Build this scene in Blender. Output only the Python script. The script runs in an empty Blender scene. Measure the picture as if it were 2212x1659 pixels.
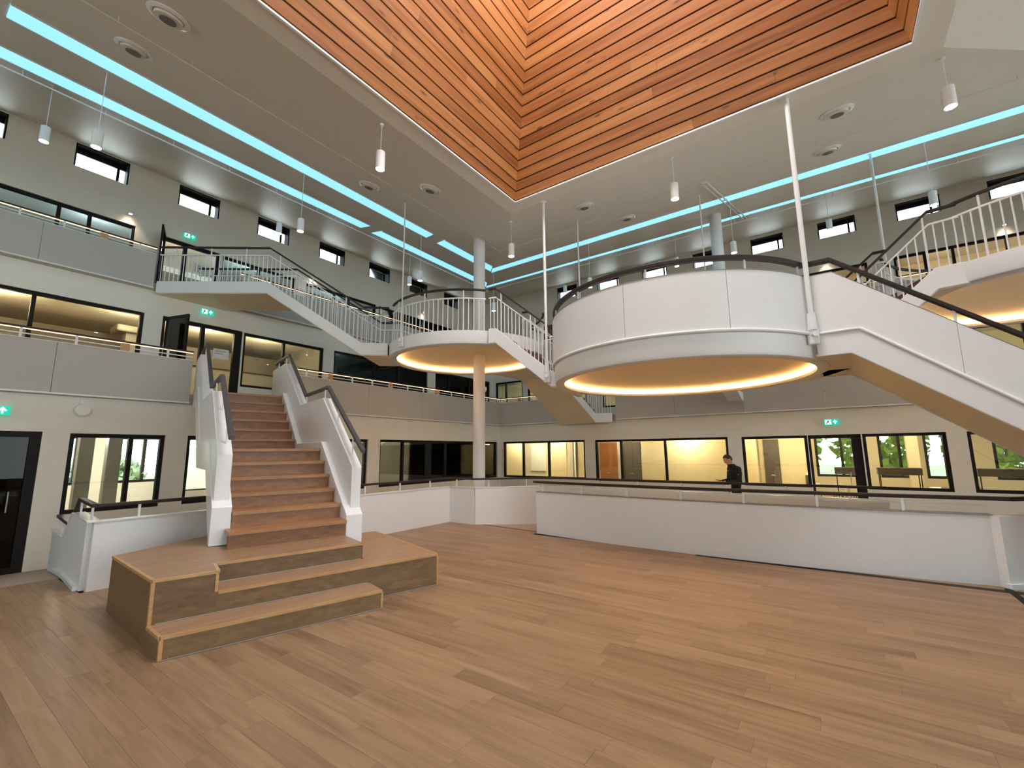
import bpy, bmesh, math, random
from mathutils import Vector, Matrix
random.seed(7)
PI = math.pi
scene = bpy.context.scene
COL = scene.collection

# ------------------------------------------------------------------ camera, world, exposure
cam_d = bpy.data.cameras.new('camera'); cam = bpy.data.objects.new('camera', cam_d); COL.objects.link(cam)
cam_d.sensor_fit = 'HORIZONTAL'; cam_d.sensor_width = 36.0; cam_d.lens = 15.546; cam_d.clip_start = 0.05; cam_d.clip_end = 400
R3 = ((0.8163266, 0.0950438, 0.5697172), (0.5775138, -0.1182244, -0.8077752), (-0.0094195, 0.9884279, -0.1513988))
cam.matrix_world = Matrix.Translation((0, 0, 1.75)) @ Matrix(R3).to_4x4()
scene.camera = cam
vs = scene.view_settings
vs.view_transform = 'Standard'; vs.look = 'None'; vs.exposure = 0.70; vs.gamma = 1.0; vs.use_curve_mapping = False
cy = scene.cycles
cy.use_denoising = True; cy.max_bounces = 9; cy.diffuse_bounces = 6; cy.glossy_bounces = 4; cy.transmission_bounces = 6
cy.transparent_max_bounces = 16; cy.sample_clamp_indirect = 6.0; cy.caustics_reflective = False; cy.caustics_refractive = False

world = bpy.data.worlds.new('sky'); scene.world = world; world.use_nodes = True
nt = world.node_tree; nt.nodes.clear()
wo = nt.nodes.new('ShaderNodeOutputWorld'); wb = nt.nodes.new('ShaderNodeBackground')
tc = nt.nodes.new('ShaderNodeTexCoord'); sx = nt.nodes.new('ShaderNodeSeparateXYZ'); cr = nt.nodes.new('ShaderNodeValToRGB')
cr.color_ramp.elements[0].position = 0.0; cr.color_ramp.elements[0].color = (0.86, 0.93, 1.0, 1)
cr.color_ramp.elements[1].position = 0.9; cr.color_ramp.elements[1].color = (0.50, 0.70, 1.0, 1)
nt.links.new(tc.outputs['Generated'], sx.inputs[0]); nt.links.new(sx.outputs['Z'], cr.inputs[0])
nt.links.new(cr.outputs[0], wb.inputs['Color']); wb.inputs['Strength'].default_value = 4.8
nt.links.new(wb.outputs[0], wo.inputs['Surface'])

SKY_L = 14.0        # glazed skylight over the timber coffer
ROOM_L = 1.8

# ------------------------------------------------------------------ materials
MATS = {}
def newmat(name):
    m = bpy.data.materials.new(name); m.use_nodes = True; MATS[name] = m
    return m, m.node_tree, m.node_tree.nodes['Principled BSDF']
def plain(name, col, rough=0.5, metal=0.0, noise=0.04, scale=6.0, bump=0.0, spec=0.5):
    m, t, b = newmat(name)
    n = t.nodes.new('ShaderNodeTexNoise'); n.inputs['Scale'].default_value = scale; n.inputs['Detail'].default_value = 3
    g = t.nodes.new('ShaderNodeNewGeometry'); t.links.new(g.outputs['Position'], n.inputs['Vector'])
    mx = t.nodes.new('ShaderNodeMix'); mx.data_type = 'RGBA'
    mx.inputs['A'].default_value = (*[c * (1 - noise) for c in col], 1); mx.inputs['B'].default_value = (*[min(1, c * (1 + noise)) for c in col], 1)
    t.links.new(n.outputs['Fac'], mx.inputs['Factor']); t.links.new(mx.outputs['Result'], b.inputs['Base Color'])
    b.inputs['Roughness'].default_value = rough; b.inputs['Metallic'].default_value = metal; b.inputs['Specular IOR Level'].default_value = spec
    if bump:
        bp = t.nodes.new('ShaderNodeBump'); bp.inputs['Strength'].default_value = bump; bp.inputs['Distance'].default_value = 0.01
        n2 = t.nodes.new('ShaderNodeTexNoise'); n2.inputs['Scale'].default_value = 60; t.links.new(g.outputs['Position'], n2.inputs['Vector'])
        t.links.new(n2.outputs['Fac'], bp.inputs['Height']); t.links.new(bp.outputs[0], b.inputs['Normal'])
    return m
def emit(name, col, strength):
    m, t, b = newmat(name)
    b.inputs['Base Color'].default_value = (*col, 1); b.inputs['Emission Color'].default_value = (*col, 1); b.inputs['Emission Strength'].default_value = strength
    return m
def glass(name, tint=(0.9, 0.95, 0.93), refl=1.0):
    m, t, b = newmat(name); t.nodes.remove(b)
    o = t.nodes['Material Output']; tr = t.nodes.new('ShaderNodeBsdfTransparent'); tr.inputs[0].default_value = (*tint, 1)
    gl = t.nodes.new('ShaderNodeBsdfGlossy'); gl.inputs['Roughness'].default_value = 0.02; gl.inputs['Color'].default_value = (refl, refl, refl, 1)
    fr = t.nodes.new('ShaderNodeFresnel'); fr.inputs['IOR'].default_value = 1.5
    mx = t.nodes.new('ShaderNodeMixShader'); t.links.new(fr.outputs[0], mx.inputs[0]); t.links.new(tr.outputs[0], mx.inputs[1]); t.links.new(gl.outputs[0], mx.inputs[2])
    t.links.new(mx.outputs[0], o.inputs['Surface'])
    return m
def wood(name, dark, mid, light, axis='x', rough=0.45, tone=0.5, grain=26.0, along=1.1, knots=0.0):
    """boards: grain stretched along one world axis, each board with a tone of its own"""
    m, t, b = newmat(name); L = t.links.new; N = t.nodes.new
    g = N('ShaderNodeNewGeometry'); oi = N('ShaderNodeObjectInfo')
    ad = N('ShaderNodeMath'); ad.operation = 'ADD'; L(oi.outputs['Random'], ad.inputs[0]); L(g.outputs['Random Per Island'], ad.inputs[1])
    fr = N('ShaderNodeMath'); fr.operation = 'FRACT'; L(ad.outputs[0], fr.inputs[0])
    off = N('ShaderNodeMath'); off.operation = 'MULTIPLY'; off.inputs[1].default_value = 57.0; L(fr.outputs[0], off.inputs[0])
    mp = N('ShaderNodeMapping'); s = {'x': (along, grain, grain), 'y': (grain, along, grain), 'z': (grain, grain, along)}[axis]
    mp.inputs['Scale'].default_value = s
    if axis == 's':
        pass
    L(g.outputs['Position'], mp.inputs['Vector'])
    va = N('ShaderNodeVectorMath'); va.operation = 'ADD'; cx = N('ShaderNodeCombineXYZ')
    for i in range(3): L(off.outputs[0], cx.inputs[i])
    L(mp.outputs[0], va.inputs[0]); L(cx.outputs[0], va.inputs[1])
    n1 = N('ShaderNodeTexNoise'); n1.inputs['Scale'].default_value = 1.0; n1.inputs['Detail'].default_value = 5; n1.inputs['Distortion'].default_value = 0.7; L(va.outputs[0], n1.inputs['Vector'])
    n2 = N('ShaderNodeTexNoise'); n2.inputs['Scale'].default_value = 0.22; n2.inputs['Detail'].default_value = 3; n2.inputs['Distortion'].default_value = 1.6; L(va.outputs[0], n2.inputs['Vector'])
    mxa = N('ShaderNodeMath'); mxa.operation = 'ADD'; L(n1.outputs['Fac'], mxa.inputs[0]); L(n2.outputs['Fac'], mxa.inputs[1])
    ton = N('ShaderNodeMath'); ton.operation = 'MULTIPLY_ADD'; ton.inputs[1].default_value = tone; ton.inputs[2].default_value = -tone / 2; L(fr.outputs[0], ton.inputs[0])
    sm = N('ShaderNodeMath'); sm.operation = 'MULTIPLY_ADD'; sm.inputs[1].default_value = 0.5; L(mxa.outputs[0], sm.inputs[0]); L(ton.outputs[0], sm.inputs[2])
    rp = N('ShaderNodeValToRGB'); e = rp.color_ramp.elements
    e[0].position = 0.25; e[0].color = (*dark, 1); e[1].position = 0.78; e[1].color = (*light, 1); mdl = e.new(0.5); mdl.color = (*mid, 1)
    L(sm.outputs[0], rp.inputs[0])
    last = rp.outputs[0]
    if knots:
        vo = N('ShaderNodeTexVoronoi'); vo.inputs['Scale'].default_value = 1.0
        mk = N('ShaderNodeMapping'); sk = {'x': (1.6, 5.5, 5.5), 'y': (5.5, 1.6, 5.5), 'z': (5.5, 5.5, 1.6)}[axis]; mk.inputs['Scale'].default_value = sk
        L(g.outputs['Position'], mk.inputs['Vector']); vk = N('ShaderNodeVectorMath'); vk.operation = 'ADD'; L(mk.outputs[0], vk.inputs[0]); L(cx.outputs[0], vk.inputs[1]); L(vk.outputs[0], vo.inputs['Vector'])
        kr = N('ShaderNodeValToRGB'); kr.color_ramp.elements[0].position = 0.05; kr.color_ramp.elements[0].color = (1, 1, 1, 1); kr.color_ramp.elements[1].position = 0.16; kr.color_ramp.elements[1].color = (0, 0, 0, 1)
        L(vo.outputs['Distance'], kr.inputs[0])
        km = N('ShaderNodeMath'); km.operation = 'MULTIPLY'; km.inputs[1].default_value = knots; L(kr.outputs[0], km.inputs[0])
        mk2 = N('ShaderNodeMix'); mk2.data_type = 'RGBA'; mk2.inputs['B'].default_value = (*[c * 0.45 for c in dark], 1)
        L(km.outputs[0], mk2.inputs['Factor']); L(last, mk2.inputs['A']); last = mk2.outputs['Result']
    L(last, b.inputs['Base Color']); b.inputs['Roughness'].default_value = rough
    bp = N('ShaderNodeBump'); bp.inputs['Strength'].default_value = 0.12; bp.inputs['Distance'].default_value = 0.004
    L(n1.outputs['Fac'], bp.inputs['Height']); L(bp.outputs[0], b.inputs['Normal'])
    return m

plain('wall_paint', (0.80, 0.765, 0.685), 0.6, bump=0.03)
plain('ceiling_paint', (0.74, 0.69, 0.60), 0.5)
plain('fascia', (0.47, 0.44, 0.41), 0.5, noise=0.02)
plain('white_metal', (0.78, 0.775, 0.77), 0.38, noise=0.02)
plain('white_gloss', (0.82, 0.82, 0.82), 0.22, noise=0.02)
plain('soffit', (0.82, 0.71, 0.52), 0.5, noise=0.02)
plain('parapet_white', (0.76, 0.755, 0.75), 0.5, noise=0.02)
plain('frame', (0.012, 0.009, 0.008), 0.55, noise=0.2, spec=0.2)
plain('handrail', (0.030, 0.020, 0.018), 0.5, noise=0.2, scale=20, spec=0.3)
plain('handrail_grey', (0.060, 0.054, 0.056), 0.5, noise=0.15, scale=20, spec=0.3)
plain('dark_gap', (0.03, 0.016, 0.010), 0.8)
plain('seam', (0.25, 0.24, 0.23), 0.7)
plain('steel', (0.55, 0.53, 0.50), 0.3, metal=0.9)
plain('vent_dark', (0.16, 0.14, 0.12), 0.6)
plain('corridor_floor', (0.40, 0.31, 0.24), 0.55, noise=0.08)
plain('room_floor', (0.42, 0.36, 0.28), 0.5, noise=0.08)
plain('room_wall', (0.74, 0.66, 0.44), 0.7, noise=0.03)
plain('room_wall_pale', (0.70, 0.69, 0.62), 0.7, noise=0.03)
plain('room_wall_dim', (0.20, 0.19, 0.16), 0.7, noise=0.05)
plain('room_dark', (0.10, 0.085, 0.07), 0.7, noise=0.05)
plain('room_ceiling', (0.72, 0.68, 0.58), 0.7, noise=0.02)
plain('column_dark', (0.16, 0.155, 0.13), 0.6)
plain('door_wood', (0.34, 0.14, 0.05), 0.4, noise=0.2, scale=9)
plain('board_white', (0.78, 0.86, 0.84), 0.3)
plain('paper', (0.75, 0.75, 0.74), 0.8)
plain('ink', (0.25, 0.25, 0.25), 0.8)
plain('booth_felt', (0.09, 0.075, 0.06), 0.9)
plain('seat_yellow', (0.55, 0.36, 0.05), 0.7)
plain('table_white', (0.75, 0.72, 0.65), 0.4)
plain('black_cloth', (0.010, 0.010, 0.012), 0.9, noise=0.3, scale=30)
plain('skin', (0.50, 0.27, 0.18), 0.55, noise=0.08, scale=40)
plain('hair', (0.018, 0.012, 0.010), 0.6, noise=0.3, scale=60)
plain('sign_green', (0.0, 0.35, 0.22), 0.4)
plain('lime_cloth', (0.55, 0.62, 0.62), 0.6)
plain('leaf', (0.40, 0.52, 0.07), 0.7, noise=0.6, scale=5.0)
plain('leaf_dark', (0.42, 0.50, 0.28), 0.7, noise=0.6, scale=5.0)
plain('bark', (0.12, 0.09, 0.06), 0.8, noise=0.3)
plain('grass_ground', (0.20, 0.26, 0.08), 0.9, noise=0.4, scale=1.5)
plain('rail_block', (0.55, 0.30, 0.14), 0.5, noise=0.1)
wood('floor_wood', (0.175, 0.100, 0.052), (0.30, 0.180, 0.098), (0.40, 0.258, 0.150), 'x', 0.42, tone=0.20, grain=24, along=1.6, knots=0.25)
wood('coffer_wood_y', (0.22, 0.070, 0.016), (0.40, 0.155, 0.045), (0.56, 0.26, 0.095), 'y', 0.5, tone=0.26, grain=15, along=0.8, knots=0.8)
wood('coffer_wood_x', (0.22, 0.070, 0.016), (0.40, 0.155, 0.045), (0.56, 0.26, 0.095), 'x', 0.5, tone=0.26, grain=15, along=0.8, knots=0.8)
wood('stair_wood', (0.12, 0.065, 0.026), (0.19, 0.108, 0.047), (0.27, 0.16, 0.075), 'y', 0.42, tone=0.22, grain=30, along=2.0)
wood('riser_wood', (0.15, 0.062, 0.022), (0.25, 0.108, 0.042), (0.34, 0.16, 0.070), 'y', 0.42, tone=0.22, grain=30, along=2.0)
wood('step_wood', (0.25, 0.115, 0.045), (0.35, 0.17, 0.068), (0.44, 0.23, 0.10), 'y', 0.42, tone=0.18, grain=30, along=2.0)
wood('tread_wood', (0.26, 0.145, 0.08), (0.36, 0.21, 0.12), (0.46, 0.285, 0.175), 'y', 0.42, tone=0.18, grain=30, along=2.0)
wood('trim_wood', (0.40, 0.22, 0.09), (0.52, 0.30, 0.13), (0.62, 0.40, 0.20), 'y', 0.4, tone=0.15, grain=30, along=2.0)
wood('red_wood', (0.11, 0.035, 0.022), (0.17, 0.055, 0.035), (0.24, 0.085, 0.05), 'x', 0.5, tone=0.2)
glass('pane', (0.93, 0.95, 0.92)); glass('pane_dark', (0.30, 0.36, 0.36), 0.5); glass('pane_black', (0.14, 0.13, 0.12), 0.3); glass('pane_blue', (0.62, 0.70, 0.72))
emit('sky_glass', (0.96, 0.98, 1.0), SKY_L)
emit('strip_blue', (0.25, 0.62, 0.82), 0.80)
emit('lamp_warm', (1.0, 0.78, 0.60), 30.0)
emit('lamp_room', (1.0, 0.86, 0.60), 9.0)
emit('cove_warm', (1.0, 0.62, 0.24), 26.0)
emit('led_warm', (1.0, 0.66, 0.42), 1.1)
emit('sign_emit_green', (0.0, 0.50, 0.33), 0.55)
emit('sign_emit_white', (0.7, 1.0, 0.92), 0.7)
M = MATS

# ------------------------------------------------------------------ mesh helpers
class MB:
    def __init__(self): self.v = []; self.f = []
    def add(self, vs, fs):
        o = len(self.v); self.v += [tuple(p) for p in vs]; self.f += [tuple(i + o for i in f) for f in fs]; return self
    def hexa(self, b, t):
        """bottom quad, top quad, both counter-clockwise seen from above"""
        return self.add(list(b) + list(t), [(3, 2, 1, 0), (4, 5, 6, 7), (0, 1, 5, 4), (1, 2, 6, 5), (2, 3, 7, 6), (3, 0, 4, 7)])
    def box(self, x0, x1, y0, y1, z0, z1):
        return self.hexa([(x0, y0, z0), (x1, y0, z0), (x1, y1, z0), (x0, y1, z0)], [(x0, y0, z1), (x1, y0, z1), (x1, y1, z1), (x0, y1, z1)])
    def prism(self, poly, z0, z1):
        n = len(poly)
        ar = sum(poly[i][0] * poly[(i + 1) % n][1] - poly[(i + 1) % n][0] * poly[i][1] for i in range(n))
        if ar < 0: poly = poly[::-1]
        vs = [(x, y, z0) for x, y in poly] + [(x, y, z1) for x, y in poly]
        return self.add(vs, [tuple(range(n))[::-1], tuple(range(n, 2 * n))] + [(i, (i + 1) % n, (i + 1) % n + n, i + n) for i in range(n)])
    def plate(self, pts, off):
        """flat polygon of 3-D points extruded by the vector off"""
        n = len(pts); off = Vector(off); a = [Vector(p) for p in pts]; b = [p + off for p in a]
        return self.add(a + b, [tuple(range(n))[::-1], tuple(range(n, 2 * n))] + [(i, (i + 1) % n, (i + 1) % n + n, i + n) for i in range(n)])
    def sweep(self, pts, w, h, closed=False):
        """rectangular section (w across, h high, centred) along a polyline"""
        P = [Vector(p) for p in pts]; n = len(P); vs = []
        for i, p in enumerate(P):
            a = P[i] - P[i - 1] if (i > 0 or closed) else P[1] - P[0]
            b = P[(i + 1) % n] - P[i] if (i < n - 1 or closed) else P[-1] - P[-2]
            t = a.normalized() + b.normalized(); t = t.normalized() if t.length > 1e-6 else b.normalized()
            s = Vector((t.y, -t.x, 0)); s = s.normalized() if s.length > 1e-6 else Vector((1, 0, 0))
            ah = Vector((a.x, a.y, 0)); th = Vector((t.x, t.y, 0))
            k = 1.0
            if ah.length > 1e-6 and th.length > 1e-6: k = 1 / max(0.5, ah.normalized().dot(th.normalized()))
            s = s * k
            vs += [p - s * w / 2 - Vector((0, 0, h / 2)), p + s * w / 2 - Vector((0, 0, h / 2)), p + s * w / 2 + Vector((0, 0, h / 2)), p - s * w / 2 + Vector((0, 0, h / 2))]
        fs = []
        for i in range(n if closed else n - 1):
            j = (i + 1) % n
            for k in range(4): fs.append((4 * i + k, 4 * i + (k + 1) % 4, 4 * j + (k + 1) % 4, 4 * j + k))
        if not closed: fs += [(3, 2, 1, 0), (4 * n - 4, 4 * n - 3, 4 * n - 2, 4 * n - 1)]
        return self.add(vs, fs)
    def tube(self, pts, r, seg=8, rads=None):
        P = [Vector(p) for p in pts]; n = len(P); vs = []
        for i, p in enumerate(P):
            t = (P[min(i + 1, n - 1)] - P[max(i - 1, 0)]).normalized()
            a = t.orthogonal().normalized() if abs(t.z) < 0.99 else Vector((1, 0, 0)); a = (a - t * a.dot(t)).normalized(); b = t.cross(a)
            if abs(t.z) < 0.99:
                a = Vector((t.y, -t.x, 0)).normalized(); b = t.cross(a)
            rr = rads[i] if rads else r
            vs += [p + a * rr * math.cos(2 * PI * k / seg) + b * rr * math.sin(2 * PI * k / seg) for k in range(seg)]
        fs = [(seg * i + k, seg * i + (k + 1) % seg, seg * (i + 1) + (k + 1) % seg, seg * (i + 1) + k) for i in range(n - 1) for k in range(seg)]
        fs += [tuple(range(seg))[::-1], tuple(range(seg * (n - 1), seg * n))]
        return self.add(vs, fs)
    def lathe(self, prof, c=(0, 0, 0), seg=48, a0=0, a1=2 * PI, mat=None):
        """profile of (radius, z) turned about the vertical through c"""
        full = abs(a1 - a0 - 2 * PI) < 1e-6; m = seg if full else seg + 1; n = len(prof); vs = []
        for k in range(m):
            a = a0 + (a1 - a0) * k / seg
            for r, z in prof: vs.append((c[0] + r * math.cos(a), c[1] + r * math.sin(a), c[2] + z))
        fs = []
        for k in range(seg):
            q = (k + 1) % m
            for i in range(n - 1): fs.append((k * n + i, q * n + i, q * n + i + 1, k * n + i + 1))
        if mat: vs = [mat @ Vector(p) for p in vs]
        return self.add(vs, fs)
    def wallpanel(self, pts, t):
        """upright panel: pts = (x, y, z_bottom, z_top) along a plan line, thickness t centred"""
        n = len(pts); vs = []
        for i, (x, y, zb, zt) in enumerate(pts):
            p = Vector((x, y, 0)); a = Vector((x - pts[i - 1][0], y - pts[i - 1][1], 0)) if i else None
            b = Vector((pts[i + 1][0] - x, pts[i + 1][1] - y, 0)) if i < n - 1 else None
            if a is None or a.length < 1e-6: a = b
            if b is None or b.length < 1e-6: b = a
            tt = (a.normalized() + b.normalized()).normalized(); s = Vector((tt.y, -tt.x, 0)) / max(0.5, a.normalized().dot(tt)) * t / 2
            vs += [(x - s.x, y - s.y, zb), (x + s.x, y + s.y, zb), (x + s.x, y + s.y, zt), (x - s.x, y - s.y, zt)]
        fs = [(4 * i + k, 4 * i + (k + 1) % 4, 4 * i + 4 + (k + 1) % 4, 4 * i + 4 + k) for i in range(n - 1) for k in range(4)]
        fs += [(3, 2, 1, 0), (4 * n - 4, 4 * n - 3, 4 * n - 2, 4 * n - 1)]
        return self.add(vs, fs)
    def mesh(self, name, smooth=False):
        me = bpy.data.meshes.new(name); me.from_pydata(self.v, [], self.f)
        bm = bmesh.new(); bm.from_mesh(me); bmesh.ops.recalc_face_normals(bm, faces=bm.faces); bm.to_mesh(me); bm.free()
        if smooth:
            for p in me.polygons: p.use_smooth = True
            me.set_sharp_from_angle(angle=0.7)
        return me
    def build(self, name, mat, parent=None, smooth=False, bevel=0.0):
        o = bpy.data.objects.new(name, self.mesh(name, smooth)); COL.objects.link(o)
        o.data.materials.append(M[mat]); o.parent = parent
        if bevel:
            b = o.modifiers.new('bevel', 'BEVEL'); b.width = bevel; b.segments = 2; b.limit_method = 'ANGLE'; b.angle_limit = 0.6
        return o
def link(name, mesh, parent=None, loc=(0, 0, 0), rz=0.0):
    o = bpy.data.objects.new(name, mesh); COL.objects.link(o); o.parent = parent; o.location = loc; o.rotation_euler[2] = rz
    return o
def tag(o, label, cat, group=None):
    o['label'] = label; o['category'] = cat
    if group: o['group'] = group
    return o
def empty(name, loc=(0, 0, 0)):
    o = bpy.data.objects.new(name, None); COL.objects.link(o); o.location = loc; o.empty_display_size = 0.2
    return o
def thing(name, label, cat, group=None):
    return tag(empty(name), label, cat, group)
def struct(o): o['kind'] = 'structure'; return o
def stuff(o): o['kind'] = 'stuff'; return o

# ================================================================== BUILDING SHELL
ZC = -0.23                      # corridor floor; the timber floor of the hall is z = 0
XW = (-11.55, -14.5, -16.4)     # left walls, ground / first / second storey
YW = (15.45, 18.8, 19.97)       # far walls
F1, F2 = 3.075, 6.36            # storey floors
XE, YE = 12.6, -11.3              # sides behind the photographer
Z0, ZT = 7.45, 10.53            # ceiling at the coffer / at the outer walls
CX0, CX1, CY0, CY1 = -5.343, 1.516, 0.91, 7.774      # coffer opening
BAND = 0.388

def holed_wall(name, plane, at, s0, s1, z0, z1, t, holes, mat='wall_paint', inner=1):
    """wall slab with rectangular openings. plane 'x': lies at x=at, thickness to -x; 'y': at y=at, thickness to +y"""
    ss = sorted({s0, s1} | {h[0] for h in holes} | {h[1] for h in holes}); zz = sorted({z0, z1} | {h[2] for h in holes} | {h[3] for h in holes})
    ss = [s for s in ss if s0 <= s <= s1]; zz = [z for z in zz if z0 <= z <= z1]
    def P(s, d, z): return (at - d * inner, s, z) if plane == 'x' else (s, at + d * inner, z)
    mb = MB(); solid = {}
    for i in range(len(ss) - 1):
        for j in range(len(zz) - 1):
            cs, cz = (ss[i] + ss[i + 1]) / 2, (zz[j] + zz[j + 1]) / 2
            solid[i, j] = not any(h[0] < cs < h[1] and h[2] < cz < h[3] for h in holes)
    for (i, j), sld in solid.items():
        if not sld: continue
        a, b, c, d = ss[i], ss[i + 1], zz[j], zz[j + 1]
        for dd in (0, t): mb.add([P(a, dd, c), P(b, dd, c), P(b, dd, d), P(a, dd, d)], [(0, 1, 2, 3)])
        for di, dj, e0, e1 in ((-1, 0, (a, c), (a, d)), (1, 0, (b, c), (b, d)), (0, -1, (a, c), (b, c)), (0, 1, (a, d), (b, d))):
            if not solid.get((i + di, j + dj), False):
                mb.add([P(e0[0], 0, e0[1]), P(e1[0], 0, e1[1]), P(e1[0], t, e1[1]), P(e0[0], t, e0[1])], [(0, 1, 2, 3)])
    o = mb.build(name, mat)
    bm = bmesh.new(); bm.from_mesh(o.data); bmesh.ops.remove_doubles(bm, verts=bm.verts, dist=1e-5); bmesh.ops.recalc_face_normals(bm, faces=bm.faces); bm.to_mesh(o.data); bm.free()
    return struct(o)

WIN = [0]
def window(plane, at, s0, s1, z0, z1, mull=(), depth=0.05, fw=0.075, fd=0.10, glassmat='pane', name=None, transom=(), thick=(), inner=1, casing=False):
    """framed glazing standing in an opening"""
    WIN[0] += 1
    w = struct(empty(name or 'window_%d' % WIN[0]))
    def B(a, b, c, d, da, db):
        return MB().box(at - db, at - da, a, b, c, d) if plane == 'x' else MB().box(a, b, at + da, at + db, c, d)
    d0, d1 = (depth, depth + fd) if inner == 1 else (-depth - fd, -depth)
    B(s0, s1, z1 - fw, z1, d0, d1).build('head', 'frame', w); B(s0, s1, z0, z0 + fw, d0, d1).build('sill', 'frame', w)
    B(s0, s0 + fw, z0 + fw, z1 - fw, d0, d1).build('jamb', 'frame', w); B(s1 - fw, s1, z0 + fw, z1 - fw, d0, d1).build('jamb', 'frame', w)
    ed = [s0 + fw]
    for m in mull:
        hw = dict(thick).get(m, fw / 2)
        B(m - hw, m + hw, z0 + fw, z1 - fw, d0, d1).build('mullion', 'frame', w); ed += [m - hw, m + hw]
    ed.append(s1 - fw)
    if casing:
        c = .05
        for a_, b_, c_, e_ in ((s0 - c, s1 + c, z1, z1 + c), (s0 - c, s1 + c, z0 - c, z0), (s0 - c, s0, z0, z1), (s1, s1 + c, z0, z1)): B(a_, b_, c_, e_, -.012, .0).build('casing', 'wall_paint', w)
    dm = (d0 + d1) / 2
    for i in range(0, len(ed), 2): B(ed[i], ed[i + 1], z0 + fw, z1 - fw, dm - 0.006, dm + 0.006).build('pane', glassmat, w)
    return w

# ---- windows, as (s0, s1, z0, z1, mullions)
GL = [(2.02, 3.50, .69, 2.17, (2.94,)), (3.90, 5.60, .69, 2.17, ()), (6.60, 8.65, .69, 2.17, (7.6,)), (9.10, 15.25, .69, 2.17, (10.1, 12.14))]
GLD = (-0.4, 1.66, ZC, 2.19)
GR = [(-11.40, -7.54, .69, 2.17, (-10.4, -9.17)), (-7.13, -2.57, .66, 2.15, (-6.13, -4.55)), (-2.18, -0.47, .66, 2.14, ()), (0.79, 2.46, .66, 2.14, ()), (2.83, 6.0, .66, 2.14, (4.4,))]
GRD = (-0.45, 0.76, ZC, 2.14)
L1L = [(-2.0, 3.64, 3.70, 5.50, (-0.2, 1.63)), (6.12, 8.82, 3.80, 5.50, (7.41,)), (9.23, 13.95, 3.70, 5.50, (11.08, 12.31)), (14.43, 18.50, 3.70, 5.47, (15.4, 16.9))]
L1LD = (4.04, 6.08, F1, 5.52)
L1R = [(-14.35, -12.6, 3.7, 5.42, (-13.7,)), (-12.3, -9.0, 3.7, 5.42, (-11.2, -10.1)), (-8.2, -4.0, 3.7, 5.42, (-6.8, -5.4)), (-3.2, 1.2, 3.7, 5.42, (-1.7, -.2)), (2.0, 6.5, 3.7, 5.42, (3.5, 5.0))]
L2L = [(-2.0, 3.66, 7.0, 8.58, (.4, 2.04, 2.66)), (6.05, 8.64, 7.0, 8.54, (7.27,)), (9.02, 12.44, 7.0, 8.51, (10.36, 11.05)), (12.60, 17.50, 7.0, 8.51, (15.4, 16.1))]
L2LD = (4.30, 5.96, F2, 8.56)
L2R = [(-12.0, -7.0, 7.0, 8.46, (-9.5,)), (-6.0, 1.8, 7.0, 8.46, (-4.0, -2.0, 0.0)), (2.53, 8.5, 7.0, 8.46, (3.35, 4.05, 5.3, 6.6))]
HI_L = [(-2.73 + 2.45 * k, -1.55 + 2.45 * k, 9.74, 10.45) for k in range(9)]
HI_R = [(-11.05 + 2.305 * k, -9.90 + 2.305 * k, 9.72, 10.38) for k in range(9)]

r4 = lambda L: [h[:4] for h in L]
holed_wall('wall_left', 'x', XW[0], YE, YW[0], ZC, 2.86, 0.2, r4(GL) + [GLD])
holed_wall('wall_right', 'y', YW[0], XW[0], XE, ZC, 2.86, 0.2, r4(GR) + [GRD])
holed_wall('wall_left_first_storey', 'x', XW[1], YE, YW[1], F1, 6.15, 0.2, r4(L1L) + [L1LD])
holed_wall('wall_right_first_storey', 'y', YW[1], XW[1], XE, F1, 6.15, 0.2, r4(L1R))
holed_wall('wall_left_second_storey', 'x', XW[2], YE, YW[2], F2, ZT + .05, 0.22, r4(L2L) + [L2LD] + HI_L)
holed_wall('wall_right_second_storey', 'y', YW[2], XW[2], XE, F2, ZT + .05, 0.22, r4(L2R) + HI_R)
# the two sides behind the photographer: unseen glazed bays added to light the hall from there
HB = [(-10.6 + 2.7 * k, -8.4 + 2.7 * k, z, z + 2.6) for k in range(11) for z in (.5, 3.8)]
holed_wall('wall_side', 'x', XE, YE, YW[2], ZC, ZT + .05, 0.22, HB, inner=-1)
HB2 = [(-13.3 + 2.7 * k, -11.1 + 2.7 * k, z, z + 2.6) for k in range(7) for z in (3.9,)]
holed_wall('wall_back', 'y', YE, XW[2], XE, ZC, ZT + .05, 0.22, HB2, inner=-1)
for a in HB: window('x', XE, *a, inner=-1)  # frames and panes of the added daylight bays
for a in HB2: window('y', YE, *a, inner=-1)

for a in GL: window('x', XW[0], *a, casing=True)
for a in GR: window('y', YW[0], *a)
for i, a in enumerate(L1L): window('x', XW[1], *a, glassmat='pane' if i < 2 else 'pane_dark')
for a in L1R: window('y', YW[1], *a)
for a in L2L: window('x', XW[2], *a, glassmat='pane_blue')
for a in L2R: window('y', YW[2], *a)
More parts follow.
